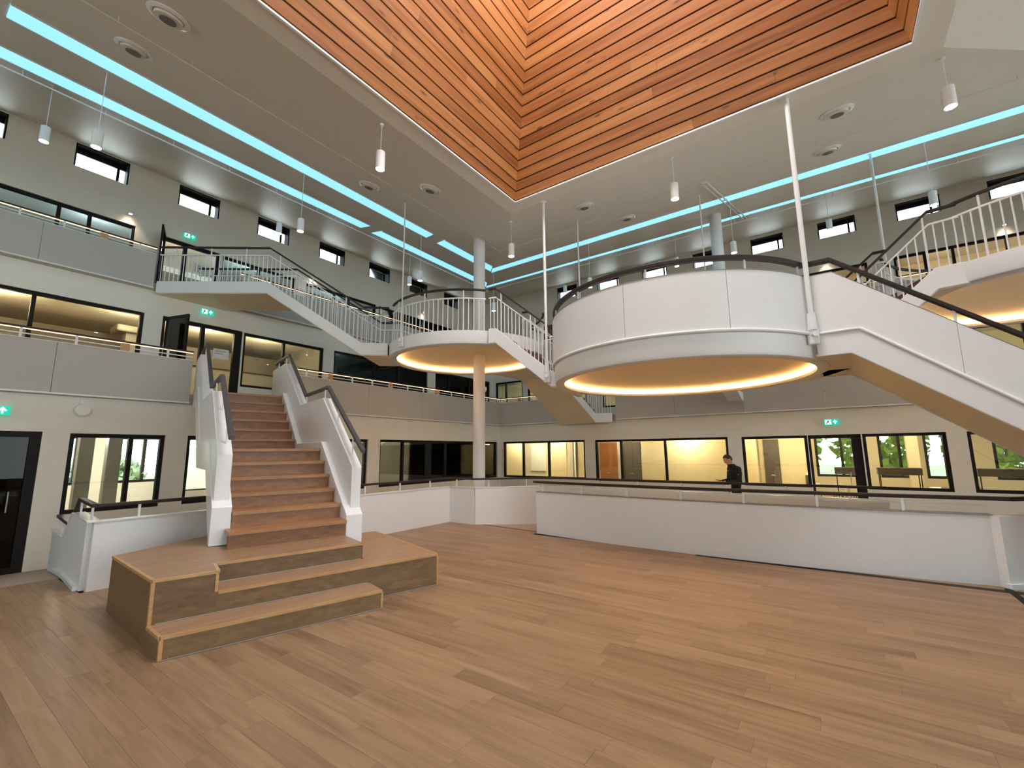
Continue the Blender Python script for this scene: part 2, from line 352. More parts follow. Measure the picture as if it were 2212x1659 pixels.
# high windows: deep dark reveal, pane at the outside
def high_window(plane, at, s0, s1, z0, z1):
    WIN[0] += 1; w = struct(empty('window_%d' % WIN[0])); D = 0.30
    def B(a, b, c, d, da, db):
        return MB().box(at - db, at - da, a, b, c, d) if plane == 'x' else MB().box(a, b, at + da, at + db, c, d)
    t = 0.035
    B(s0, s1, z1 - t, z1, -.01, D).build('reveal_head', 'frame', w); B(s0, s1, z0, z0 + t, .02, D).build('reveal_sill', 'white_metal', w)
    B(s0, s0 + t, z0 + t, z1 - t, -.01, D).build('reveal_side', 'frame', w); B(s1 - t, s1, z0 + t, z1 - t, -.01, D).build('reveal_side', 'frame', w)
    m = s1 - t - 0.16 if plane == 'x' else s0 + t + 0.12
    m = s1 - t - 0.16
    B(m - .03, m + .03, z0 + t, z1 - t, D - .06, D).build('mullion', 'frame', w)
    B(s0 + t, m - .03, z0 + t, z1 - t, D - .02, D - .01).build('pane', 'pane', w); B(m + .03, s1 - t, z0 + t, z1 - t, D - .02, D - .01).build('pane', 'pane', w)
    B(s0 + t, s1 - t, z1 - .17, z1 - t, D - .07, D - .02).build('blind_box', 'frame', w)
for h in HI_L: high_window('x', XW[2], *h)
for h in HI_R: high_window('y', YW[2], *h)

# ---- slabs
def slab(name, poly, z0, z1, mat='fascia'): return struct(MB().prism(poly, z0, z1).build(name, mat))
def ell(xf, yf, xb, yb): return [(xf, YE), (xf, yf), (XE, yf), (XE, yb), (xb, yb), (xb, YE)]
slab('floor_first_storey', ell(-11.50, 15.40, -20.5, 25), 2.86, F1, 'room_floor')
slab('floor_second_storey', ell(-14.46, 18.76, -20.5, 25), 6.15, F2, 'room_floor')
slab('floor_corridor', [(-20.5, YE), (XE, YE), (XE, 25), (-20.5, 25)], ZC - .15, ZC, 'corridor_floor')
slab('ceiling_second_storey', ell(XW[2] - .2, YW[2] + .2, -20.5, 25), 9.0, 9.15, 'room_ceiling')

# ---- ceiling: flat band round the coffer, then rising outwards
mb = MB()
cx0, cx1, cy0, cy1 = CX0 - BAND, CX1 + BAND, CY0 - BAND, CY1 + BAND
o4 = [(CX0, CY0, Z0), (CX1, CY0, Z0), (CX1, CY1, Z0), (CX0, CY1, Z0)]; c4 = [(cx0, cy0, Z0), (cx1, cy0, Z0), (cx1, cy1, Z0), (cx0, cy1, Z0)]
w4 = [(XW[2] - .1, YE, ZT), (XE, YE, ZT), (XE, YW[2] + .1, ZT), (XW[2] - .1, YW[2] + .1, ZT)]
for A, B in ((o4, c4), (c4, w4)):
    for i in range(4):
        j = (i + 1) % 4; mb.add([A[i], A[j], B[j], B[i]], [(0, 1, 2, 3)])
ceil_o = mb.build('ceiling', 'ceiling_paint'); struct(ceil_o)
SL = (ZT - Z0) / (cx0 - XW[2] + .1); SR = (ZT - Z0) / (YW[2] + .1 - cy1)
def zl(x): return Z0 + SL * (cx0 - x)          # ceiling height over the left side
def zr(y): return Z0 + SR * (y - cy1)          # ... over the far side
# ---- timber coffer
K = 0.40; ROW = 0.184; NR = 24; GAPH = 0.026
coffer = struct(empty('ceiling_coffer'))
def coffer_pt(side, h, f, out=0.0):
    """point on a coffer face: side 0 left, 1 far, 2 right, 3 near; f runs 0..1 along the side"""
    i = K * h - out; xa, xb, ya, yb = CX0 + i, CX1 - i, CY0 + i, CY1 - i
    if side == 0: return (xa, ya + (yb - ya) * f, Z0 + h)
    if side == 1: return (xa + (xb - xa) * f, yb, Z0 + h)
    if side == 2: return (xb, ya + (yb - ya) * f, Z0 + h)
    return (xa + (xb - xa) * f, ya, Z0 + h)
for side in range(4):
    stuffed = MB()
    for r in range(NR):
        h0, h1 = r * ROW + (0.02 if r == 0 else GAPH / 2), (r + 1) * ROW - GAPH / 2
        cuts = [0.0]
        while cuts[-1] < 1:
            step = random.uniform(0.40, 1.10); nx = cuts[-1] + step
            cuts.append(1.0 if nx > 0.86 else nx)
        for a, b in zip(cuts[:-1], cuts[1:]):
            e = 0.0002
            q = [coffer_pt(side, h0, a + (e if a else 0)), coffer_pt(side, h0, b - (e if b < 1 else 0)), coffer_pt(side, h1, b - (e if b < 1 else 0)), coffer_pt(side, h1, a + (e if a else 0))]
            q2 = [coffer_pt(side, h0, a, .02), coffer_pt(side, h0, b, .02), coffer_pt(side, h1, b, .02), coffer_pt(side, h1, a, .02)]
            if side == 3: stuffed.hexa(q, q2); continue
            MB().hexa(q, q2).build('plank', 'coffer_wood_y' if side in (0, 2) else 'coffer_wood_x', coffer)
    if side == 3: stuff(stuffed.build('planks_near_side', 'coffer_wood_x', coffer))
    MB().add([coffer_pt(side, -.0, 0, .03), coffer_pt(side, -.0, 1, .03), coffer_pt(side, NR * ROW, 1, .03), coffer_pt(side, NR * ROW, 0, .03)], [(0, 1, 2, 3)]).build('backing', 'dark_gap', coffer)
for i in range(4):
    a, b = o4[i], o4[(i + 1) % 4]; n = Vector((b[1] - a[1], a[0] - b[0], 0)).normalized() * .02
    MB().sweep([(a[0] + n.x, a[1] + n.y, Z0 - .012), (b[0] + n.x, b[1] + n.y, Z0 - .012)], .035, .03).build('edge_trim', 'white_gloss', coffer)
HT = NR * ROW
p4 = [coffer_pt(0, HT, 0), coffer_pt(2, HT, 0), coffer_pt(2, HT, 1), coffer_pt(0, HT, 1)]
sky = empty('window_skylight'); struct(sky)
MB().hexa([(x, y, z) for x, y, z in p4], [(x, y, z + .04) for x, y, z in p4]).build('pane', 'sky_glass', sky)

# ================================================================== FLOOR
fl = struct(MB().prism([(-9.3, YE + .1), (XE - .1, YE + .1), (XE - .1, 8.3), (1.7, 8.3), (-1.8, 8.25), (-5.3, 8.5), (-7.15, 8.72), (-8.05, 8.7), (-8.05, 1.8), (-9.3, 1.8)], ZC + .002, -0.012).build('floor', 'dark_gap'))
struct(MB().hexa([(-11.55, YE + .1, ZC + .001), (-9.3, YE + .1, ZC + .001), (-9.3, 1.95, ZC + .001), (-11.55, 1.95, ZC + .001)], [(-11.54, YE + .1, ZC + .006), (-9.3, YE + .1, -.001), (-9.3, 1.95, -.001), (-11.54, 1.95, ZC + .006)]).build('floor_ramp', 'corridor_floor'))
boards = []
W = 0.16; y = YE + .2
def row_span(y):
    xl = -9.3 if y < 1.7 else -8.05
    xr = XE - .1 if y < 8.1 else (-2.0 if y < 8.25 else -5.35)
    return xl, xr
while y < 8.62:
    xl, xr = row_span(y + W / 2); x = xl - random.uniform(0, 1.2)
    while x < xr:
        L = random.uniform(0.8, 1.7); a, b = max(x, xl), min(x + L, xr); x += L
        if b - a > 0.03: boards.append((a, b, y, y + W))
    y += W
def inview(b):
    """size of a board in the photograph, by its distance, if it is in front of the photographer"""
    cxm, cym = (b[0] + b[1]) / 2, (b[2] + b[3]) / 2
    fwd = -0.5697 * cxm + 0.8078 * cym; side = 0.8163 * cxm + 0.5775 * cym
    if fwd < 1.75 or abs(side) > fwd * 1.2 + .5: return 0
    if cxm < -4.4 and cym > 1.8 and cym < 4.8: return 0
    return (b[1] - b[0]) / fwd ** 2
boards.sort(key=inview, reverse=True)
rest = MB(); g = 0.0006
for i, (a, b, c, d) in enumerate(boards):
    if i < 300: MB().box(a + g, b - g, c + g, d - g, -.014, 0).build('floor_board', 'floor_wood', fl)
    else: rest.box(a + g, b - g, c + g, d - g, -.014, 0)
stuff(rest.build('floor_boards_beyond', 'floor_wood', fl))
MB().box(1.63, 1.70, 6.2, 8.32, -.004, .006).build('floor_profile', 'frame', fl)
MB().hexa([(-7.05, 8.705, -.004), (-5.33, 8.53, -.004), (-5.33, 8.56, -.004), (-7.05, 8.735, -.004)], [(-7.05, 8.705, .004), (-5.33, 8.53, .004), (-5.33, 8.56, .004), (-7.05, 8.735, .004)]).build('floor_profile', 'frame', fl)
struct(MB().hexa([(-7.05, 8.74, ZC + .003), (1.7, 8.45, ZC + .003), (1.7, 9.8, ZC + .003), (-7.05, 10.2, ZC + .003)], [(-7.05, 8.74, -.005), (1.7, 8.45, ZC + .01), (1.7, 9.8, ZC + .01), (-7.05, 10.2, -.02)]).build('floor_ramp', 'corridor_floor'))

# ================================================================== TIMBER BENCH AND STAIR (ground to first storey)
TH = math.radians(15.5)
UX, UY = -math.cos(TH), math.sin(TH)          # a: the way up the stair
VX, VY = math.sin(TH), math.cos(TH)           # b: along a step
def ab(a, b): return (a * UX + b * VX, a * UY + b * VY)
def P3(a, b, z): x, y = ab(a, b); return (x, y, z)
def abprism(poly, z0, z1): return MB().prism([ab(*p) for p in poly], z0, z1)

bench = thing('timber_bench', 'stepped oak seating bench at the foot of the timber stair', 'bench')
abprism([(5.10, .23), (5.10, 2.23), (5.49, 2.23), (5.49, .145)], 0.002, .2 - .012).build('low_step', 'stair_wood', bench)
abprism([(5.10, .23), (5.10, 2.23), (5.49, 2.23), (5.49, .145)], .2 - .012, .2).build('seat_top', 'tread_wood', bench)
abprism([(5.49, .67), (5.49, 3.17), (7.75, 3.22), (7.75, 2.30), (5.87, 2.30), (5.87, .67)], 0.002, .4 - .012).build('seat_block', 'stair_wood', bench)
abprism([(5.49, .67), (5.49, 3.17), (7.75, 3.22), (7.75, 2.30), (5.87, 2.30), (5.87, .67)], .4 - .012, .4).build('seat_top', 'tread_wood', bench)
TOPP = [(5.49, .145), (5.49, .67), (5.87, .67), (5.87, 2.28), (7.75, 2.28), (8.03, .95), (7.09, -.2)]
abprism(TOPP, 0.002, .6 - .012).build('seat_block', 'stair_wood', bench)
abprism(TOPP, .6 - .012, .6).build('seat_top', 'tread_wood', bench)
def trim(p, q, z, w=.03, h=.028, name='edge_trim', par=None):
    (x0, y0), (x1, y1) = ab(*p), ab(*q)
    MB().sweep([(x0, y0, z - h / 2 + .002), (x1, y1, z - h / 2 + .002)], w, h).build(name, 'trim_wood', par or bench)
trim((5.105, .235), (5.105, 2.225), .2); trim((5.11, .23), (5.48, .15), .2); trim((5.495, .68), (5.495, 3.165), .4); trim((5.5, 3.16), (7.74, 3.21), .4)
trim((5.495, .15), (5.495, .665), .6); trim((5.5, .15), (7.08, -.19), .6); trim((5.875, .675), (5.875, 2.275), .6); trim((5.50, .665), (5.865, .665), .6)
for p, z0, z1 in (((5.108, .238), 0.004, .172), ((5.497, .153), .2, .572), ((5.497, .655), .4, .572), ((5.108, 2.222), .004, .172), ((5.497, 3.16), .004, .372)):
    x, y = ab(*p); MB().box(x - .014, x + .014, y - .014, y + .014, z0, z1).build('corner_trim', 'trim_wood', bench)
for p, q, z in (((5.094, .25), (5.094, 2.22), .004), ((5.484, .2), (5.484, 2.2), .203), ((5.864, .70), (5.864, 2.25), .403), ((5.484, 2.3), (5.484, 3.15), .004)):
    (x0, y0), (x1, y1) = ab(*p), ab(*q); MB().sweep([(x0, y0, z + .003), (x1, y1, z + .003)], .008, .006).build('metal_strip', 'steel', bench)

stair = thing('timber_staircase', 'oak staircase with white panel balustrades rising from the bench to the first gallery', 'staircase')
NA = [6.57, 6.87, 7.17, 7.47, 7.76, 8.03, 9.80, 10.08, 10.36, 10.63, 10.91, 11.19]
BL_, BR_ = .93, 2.305
for k, a in enumerate(NA):
    zt = .6 + .2063 * (k + 1); zb = .6 + .2063 * k; an = NA[k + 1] if k < 11 else 12.6
    b0 = .86 if k == 0 else BL_
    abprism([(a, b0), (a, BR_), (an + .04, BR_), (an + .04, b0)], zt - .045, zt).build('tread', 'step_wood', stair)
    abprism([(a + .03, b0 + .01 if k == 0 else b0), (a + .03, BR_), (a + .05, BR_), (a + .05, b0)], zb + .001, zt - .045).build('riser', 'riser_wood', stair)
def side_plate(prof, b0, b1): return MB().plate([P3(a, b0, z) for a, z in prof], Vector(P3(0, b1 - b0, 0)))
ST_R = [(6.62, .405), (6.62, .87), (8.02, 1.95), (9.62, 1.95), (11.17, 3.14), (12.6, 3.14), (12.6, 2.75), (11.28, 2.75), (9.72, 1.52), (8.12, 1.52), (6.95, .62), (6.95, .405)]
ST_L = [(6.90, .605), (6.90, 1.08), (8.02, 1.95), (9.62, 1.95), (11.17, 3.14), (12.6, 3.14), (12.6, 2.75), (11.28, 2.75), (9.72, 1.52), (8.12, 1.52), (7.05, .66), (7.05, .605)]
PN_R = [(6.73, .90), (6.73, 1.553), (8.38, 2.755), (9.92, 2.757), (11.57, 3.915), (12.9, 3.92), (12.9, 3.08), (11.2, 3.08), (9.65, 1.9), (8.05, 1.9)]
PN_L = [(7.00, 1.10), (7.00, 1.75), (8.38, 2.755), (9.92, 2.757), (11.57, 3.915), (12.6, 3.92), (12.6, 3.08), (11.2, 3.08), (9.65, 1.9), (8.05, 1.9)]
side_plate(ST_R, 2.31, 2.55).build('stringer', 'white_gloss', stair, bevel=.008); side_plate(ST_L, .70, .925).build('stringer', 'white_gloss', stair, bevel=.008)
side_plate(PN_R, 2.40, 2.545).build('side_panel', 'white_metal', stair, bevel=.006); side_plate(PN_L, .72, .895).build('side_panel', 'white_metal', stair, bevel=.006)
# soffit under the flight
sof = [(7.0, .66), (8.12, 1.54), (9.72, 1.54), (11.28, 2.77), (12.6, 2.77)]
for p, q in zip(sof[:-1], sof[1:]):
    MB().plate([P3(p[0], .93, p[1]), P3(q[0], .93, q[1]), P3(q[0], .93, q[1] + .03), P3(p[0], .93, p[1] + .03)], Vector(P3(0, 1.375, 0))).build('soffit_panel', 'white_metal', stair)
HR_R = [(6.50, 1.776), (8.32, 2.949), (9.80, 2.945), (11.56, 4.118), (13.0, 4.12)]; HR_L = [(6.72, 1.96), (8.32, 2.99), (9.80, 2.99), (11.56, 4.14), (12.7, 4.14)]
def rail_on(prof, b, par, mat, w=.055, h=.055):
    for p, q in zip(prof[:-1], prof[1:]):
        pass
    return MB().sweep([P3(a, b, z) for a, z in prof], w, h).build('handrail', mat, par, bevel=.012)
hr_r = rail_on(HR_R, 2.475, stair, 'handrail_grey', .07, .06); hr_l = rail_on(HR_L, .83, stair, 'handrail_grey', .07, .06)
for (a, b, z0, z1) in ((6.95, 2.475, 1.68, 2.06), (7.7, 2.475, 2.22, 2.54), (8.5, 2.475, 2.75, 2.93), (9.75, 2.475, 2.75, 2.93), (10.6, 2.475, 3.2, 3.48), (11.4, 2.475, 3.78, 4.0), (11.8, 2.475, 3.9, 4.1), (12.6, 2.475, 3.9, 4.1),
                       (7.2, .83, 1.86, 2.26), (7.9, .83, 2.38, 2.72), (9.0, .83, 2.75, 2.98), (10.5, .83, 3.15, 3.44), (11.8, .83, 3.9, 4.12)):
    x, y = ab(a, b); MB().tube([(x, y, z0), (x, y, z1)], .012, 8).build('rail_post', 'white_metal', hr_r if b > 2 else hr_l, smooth=True)

# ================================================================== HANGING STAIRS AND ROUND LANDINGS
BAL = None
def baluster_mesh(h, r=.011):
    m = MB().tube([(0, 0, 0), (0, 0, h)], r, 6).mesh('baluster', True); m.materials.append(M['white_metal']); return m
BAL_H = {}
def baluster(par, p, h):
    k = round(h, 2)
    if k not in BAL_H: BAL_H[k] = baluster_mesh(k)
    return link('baluster', BAL_H[k], par, p)
def along(pts, step):
    """evenly spaced points on a polyline"""
    out = []; carry = step / 2
    for p, q in zip(pts[:-1], pts[1:]):
        p, q = Vector(p), Vector(q); d = math.hypot(q.x - p.x, q.y - p.y); s = carry
        while s < d: out.append(p + (q - p) * (s / d)); s += step
        carry = s - d
    return out
def bar_side(par, pts, step=.125, h=.80, rail=1.02, top=True, skip=None):
    """stringer edge line pts -> balusters, white top bar, dark handrail on posts"""
    up = lambda dz: [(p[0], p[1], p[2] + dz) for p in pts]
    MB().sweep(up(h), .03, .03).build('top_bar', 'white_metal', par)
    hr = MB().sweep(up(rail), .055, .05).build('handrail', 'handrail', par, bevel=.01)
    for i, p in enumerate(along(pts, step)):
        if i % 8 == 3: link('rail_post', BAL_H.setdefault('post', baluster_mesh(rail - .02, .016)), hr, p)
        else: baluster(par, p, h)
def flight(par, left, right, sh, nris, seg, sides=(True, True), mat='red_wood', panel=False):
    """left/right: matching edge polylines (x,y,z of the walking line); seg = index of the sloping stretch"""
    for pl in (left, right): MB().sweep([(p[0], p[1], p[2] + .04 - sh / 2) for p in pl], .07, sh).build('stringer', 'white_metal', par, bevel=.012)
    for i in range(len(left) - 1):
        a, b, c, d = [Vector(q) for q in (left[i], left[i + 1], right[i + 1], right[i])]
        dn = Vector((0, 0, .03 - sh))
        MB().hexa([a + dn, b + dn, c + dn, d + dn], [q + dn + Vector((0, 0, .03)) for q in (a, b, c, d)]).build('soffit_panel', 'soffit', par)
        if i != seg: MB().hexa([q + Vector((0, 0, -.06)) for q in (a, b, c, d)], [q for q in (a, b, c, d)]).build('floor_plate', mat, par)
    a, b, c, d = [Vector(q) for q in (left[seg], left[seg + 1], right[seg + 1], right[seg])]
    for k in range(nris):
        f0, f1 = k / nris, (k + 1) / nris; zt = a.z + (b.z - a.z) * (k + 1) / nris; zb = a.z + (b.z - a.z) * k / nris
        p0, p1, q0, q1 = a.lerp(b, f0), a.lerp(b, f1), d.lerp(c, f0), d.lerp(c, f1); hi = max(zt, zb); lo = min(zt, zb)
        zz = zt if b.z > a.z else zt
        S = lambda p, z: (p.x, p.y, z)
        MB().hexa([S(p0, zz - .04), S(p1, zz - .04), S(q1, zz - .04), S(q0, zz - .04)], [S(p0, zz), S(p1, zz), S(q1, zz), S(q0, zz)]).build('tread', mat, par)
        e = (p1 - p0).normalized() * .012; e.z = 0
        r0, r1 = (p0, q0)
        MB().hexa([S(r0, lo), S(r0 + e, lo), S(r1 + e, lo), S(r1, lo)], [S(r0, hi), S(r0 + e, hi), S(r1 + e, hi), S(r1, hi)]).build('riser', mat, par)

def arc(c, R, a0, a1, z, n=24): return [(c[0] + R * math.cos(math.radians(a0 + (a1 - a0) * i / n)), c[1] + R * math.sin(math.radians(a0 + (a1 - a0) * i / n)), z) for i in range(n + 1)]
def landing(name, label, c, R, zf, zu, Rin, cat='landing'):
    t = thing(name, label, cat)
    MB().lathe([(0, zf - .03), (R - .03, zf - .03), (R - .03, zf + .02), (R, zf + .02), (R, zu + .05), (R - .015, zu + .015), (R - .05, zu), (Rin + .01, zu), (Rin, zu + .008), (Rin, zu + .055), (Rin + .02, zu + .055), (Rin + .02, zu + .03), (Rin + .11, zu + .03), (Rin + .11, zu + .14)], (*c, 0), 96).build('edge_beam', 'white_metal', t, smooth=True)
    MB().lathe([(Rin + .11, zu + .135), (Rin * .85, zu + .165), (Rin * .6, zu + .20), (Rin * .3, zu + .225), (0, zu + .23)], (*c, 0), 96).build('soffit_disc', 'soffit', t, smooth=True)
    MB().lathe([(Rin + .035, zu + .034), (Rin + .085, zu + .034), (Rin + .085, zu + .044), (Rin + .035, zu + .044), (Rin + .035, zu + .034)], (*c, 0), 96).build('cove_light', 'cove_warm', t, smooth=True)
    return t
C1, C2, C3 = (-8.15, 9.40), (-2.30, 9.06), (3.40, 11.20)
# --- landing by the round column
l1 = landing('round_landing', 'round white landing with baluster railing around the tall column', C1, 2.2, 4.6, 4.29, 1.98)
bar_side(l1, arc(C1, 2.16, 243, 322, 4.62, 22), step=.125)
bar_side(l1, arc(C1, 2.16, 30, 66, 4.62, 12), step=.125); bar_side(l1, arc(C1, 2.16, 112, 195, 4.62, 18), step=.125)
# --- flight from the second gallery down to it
lf = thing('stair_flight', 'white stair flight with slim balusters from the upper left gallery to the column landing', 'stair')
NL = [(-14.4, 3.80, F2), (-12.07, 5.58, F2), (-9.83, 7.05, 4.6), (-9.33, 7.50, 4.6)]
n_ = Vector((-.549, .836, 0)) * 1.45
FL = [(-15.2, 5.00, F2), (NL[1][0] + n_.x, NL[1][1] + n_.y, F2), (NL[2][0] + n_.x, NL[2][1] + n_.y, 4.6), (-10.15, 8.65, 4.6)]
flight(lf, FL, NL, .33, 9, 1); bar_side(lf, NL, .118); bar_side(lf, FL, .118)
# --- flight from the column landing down to the big landing
fa = thing('stair_flight', 'short stair flight with dark red treads between the column landing and the panelled landing', 'stair')
nA = Vector((-.178, .984, 0)) * 2.0
AN = [(-6.32, 8.03, 4.6), (-6.14, 8.06, 4.6), (-4.80, 8.30, 3.46), (-4.66, 8.33, 3.46)]
AF = [(p[0] + nA.x, p[1] + nA.y, p[2]) for p in AN]
flight(fa, AN, AF, .36, 6, 1); bar_side(fa, AN, .093); bar_side(fa, AF, .11)
# --- flight from the column landing to the first right-hand gallery
fc = thing('stair_flight', 'white stair flight from the right first gallery up behind the panelled landing', 'stair')
CRt = [(-6.33, 15.30, F1), (-6.86, 15.00, F1), (-7.36, 12.95, 4.6), (-7.36, 11.45, 4.6)]
CLt = [(-8.25, 15.30, F1), (-8.36, 15.15, F1), (-8.86, 13.15, 4.6), (-8.86, 11.50, 4.6)]
flight(fc, CLt, CRt, .33, 8, 1); bar_side(fc, CRt, .1); bar_side(fc, CLt, .12)
# --- big panelled landing
l2 = landing('round_landing', 'large round landing clad in smooth white panels with glowing underside', C2, 2.47, 3.46, 3.10, 2.28)
def clad(par, a0, a1, nseg, zb, zt):
    for i in range(nseg):
        b0, b1 = a0 + (a1 - a0) * i / nseg + .08, a0 + (a1 - a0) * (i + 1) / nseg - .08
        MB().wallpanel([(*q[:2], zb, zt) for q in arc(C2, 2.47, b0, b1, 0, 14)], .055).build('cladding_panel', 'white_metal', par, smooth=True)
clad(l2, 197, 336.5, 4, 3.47, 4.39); clad(l2, 62, 153, 3, 3.47, 4.39)
MB().tube(arc(C2, 2.508, 197, 335.5, 3.47, 60), .024, 10).build('ledge', 'white_gloss', l2, smooth=True)
MB().sweep(arc(C2, 2.47, 197, 335, 4.395, 60), .07, .012).build('panel_cap', 'seam', l2)
MB().sweep(arc(C2, 2.44, 194, 336, 4.60, 60), .095, .07).build('handrail', 'handrail', l2, bevel=.012)
MB().sweep(arc(C2, 2.44, 62, 153, 4.60, 40), .095, .07).build('handrail', 'handrail', l2, bevel=.012)
for a in (200, 217.5, 243.5, 275, 309, 333, 75, 100, 125, 148):
    x, y = arc(C2, 2.44, a, a, 0, 1)[0][:2]; MB().tube([(x, y, 4.38), (x, y, 4.58)], .017, 8).build('rail_post', 'white_metal', l2, smooth=True)
# --- long flight from the big landing down to the hall floor
fg = thing('stair_flight', 'wide white panelled stair flight descending from the large round landing to the floor', 'stair')
dg = Vector((math.cos(math.radians(-2)), math.sin(math.radians(-2)), 0)); ng = Vector((-dg.y, dg.x, 0)); SG = Vector((-.02, 8.00, 0)); SLP = .825; SLB = .77; END = 4.7
def G(s, w, z): p = SG + dg * s + ng * w; return (p.x, p.y, z)
ub = [(0.03, 3.47), (0.03, 4.39), (.31, 4.39), (END, 4.39 - SLP * (END - .31)), (END, .02), (.57, 3.47)]
lbm = [(0.03, 3.12), (0.03, 3.45), (.56, 3.45), (END, 3.45 - SLP * (END - .56)), (END - .3, 3.12 - SLB * (END - .3 - .43)), (.43, 3.12)]
for w0 in (0.0, 2.36):
    cuts = [(-.03, 1.55), (1.55, 3.05), (3.05, END)]
    for (s0, s1) in cuts:
        top = lambda s: 4.39 if s <= .31 else 4.39 - SLP * (s - .31)
        bot = lambda s: 3.47 if s <= .57 else 3.47 - SLP * (s - .57)
        ss = sorted({s0 + .002, s1 - .002} | {s for s in (.31, .57) if s0 < s < s1})
        MB().plate([G(s, w0, bot(s)) for s in ss] + [G(s, w0, top(s)) for s in reversed(ss)], ng * .055).build('side_panel', 'white_metal', fg)
    MB().plate([G(s, w0 - .005, z) for s, z in lbm], ng * .07).build('stringer', 'white_metal', fg, bevel=.012)
    MB().tube([G(0.0, w0 - .012, 3.47), G(.56, w0 - .012, 3.47), G(END - .05, w0 - .012, 3.47 - SLP * (END - .05 - .56))], .024, 10).build('ledge', 'white_gloss', fg, smooth=True)
    MB().sweep([G(0.03, w0 + .03, 4.395), G(.31, w0 + .03, 4.395), G(END, w0 + .03, 4.395 - SLP * (END - .31))], .065, .012).build('panel_cap', 'seam', fg)
    MB().sweep([G(-.03, w0 + .04, 4.60), G(.30, w0 + .04, 4.60), G(END - .02, w0 + .04, 4.60 - SLP * (END - .32))], .095, .07).build('handrail', 'handrail', fg, bevel=.012)
    for s in (.62, 1.55, 2.6, 3.6, 4.3):
        z = 4.39 - SLP * (s - .31); MB().tube([G(s, w0 + .04, z), G(s, w0 + .04, z + .19)], .017, 8).build('rail_post', 'white_metal', fg, smooth=True)
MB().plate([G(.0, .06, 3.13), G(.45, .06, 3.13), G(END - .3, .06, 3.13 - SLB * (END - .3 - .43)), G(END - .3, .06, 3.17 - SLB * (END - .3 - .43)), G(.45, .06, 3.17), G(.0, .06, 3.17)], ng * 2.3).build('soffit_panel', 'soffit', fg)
for k in range(16):
    s0, s1 = .56 + (END - .56) * k / 16, .56 + (END - .56) * (k + 1) / 16; z1 = 3.44 - SLP * (s1 - .56); z0 = 3.44 - SLP * (s0 - .56)
    MB().plate([G(s0, .06, z1), G(s1, .06, z1), G(s1, .06, z1 + .04), G(s0, .06, z1 + .04)], ng * 2.3).build('tread', 'red_wood', fg)
    MB().plate([G(s0 - .01, .06, z1 + .04), G(s0 + .01, .06, z1 + .04), G(s0 + .01, .06, z0 + .04), G(s0 - .01, .06, z0 + .04)], ng * 2.3).build('riser', 'red_wood', fg)
# --- right-hand landing and its flight
l3 = landing('round_landing', 'round landing with balusters high above the descending panelled flight', C3, 2.2, 4.6, 4.29, 1.98)
bar_side(l3, arc(C3, 2.16, 228, 320, 4.62, 24), step=.11); bar_side(l3, arc(C3, 2.16, -10, 170, 4.62, 30), step=.14)
fp = thing('stair_flight', 'white baluster stair flight between the panelled landing and the high right landing', 'stair')
PN = [(2.05, 9.52, 4.6), (1.70, 9.58, 4.6), (.46, 9.58, 3.46), (.16, 9.58, 3.46)]
PF = [(1.30, 11.05, 4.6), (1.10, 11.05, 4.6), (-.20, 10.98, 3.46), (-.70, 10.90, 3.46)]
flight(fp, PF, PN, .36, 6, 1); bar_side(fp, PN, .12); bar_side(fp, PF, .12)

# --- hanger rods
def rod(x, y, z0, z1, r, label, fork=True, group=None):
    t = thing('hanger_rod', label, 'hanger rod', group)
    MB().tube([(x, y, z0 + .1), (x, y, z1)], r, 12).build('rod', 'white_metal', t, smooth=True)
    MB().lathe([(0, 0), (r * 2.2, 0), (r * 2.2, -.012), (0, -.012)], (x, y, z1), 16).build('ceiling_plate', 'white_metal', t)
    if fork:
        MB().lathe([(0, .26), (r * 1.5, .26), (r * 1.9, .06), (r * 1.9, .0), (0, 0)], (x, y, z0 + .02), 14).build('fork_socket', 'white_gloss', t, smooth=True)
        MB().box(x - .075, x + .075, y - .03, y + .03, z0 - .20, z0 + .05).build('fork_plate', 'white_gloss', t, bevel=.02)
        MB().tube([(x + .03, y - .075, z0 - .05), (x - .03, y + .05, z0 - .05)], .04, 12).build('pin', 'white_gloss', t, smooth=True)
    return t
rod(-.02, 7.915, 3.50, Z0, .036, 'thick white hanger rod at the right edge of the panelled landing')
rod(-4.84, 8.19, 3.42, Z0, .030, 'white hanger rod holding the lower end of the short red-tread flight')
rod(-8.42, 7.17, 4.55, zl(-8.42), .017, 'thin hanger rod at the baluster landing beside the long upper flight')
rod(-2.13, 11.62, 3.50, zr(11.62), .017, 'thin hanger rod behind the panelled landing')
rod(1.46, 12.60, 4.55, zr(12.60), .026, 'white hanger rod reaching down to the high right landing')
rod(-5.02, 10.30, 3.42, zr(10.30), .020, 'slim hanger rod at the far side of the short red-tread flight', fork=False)

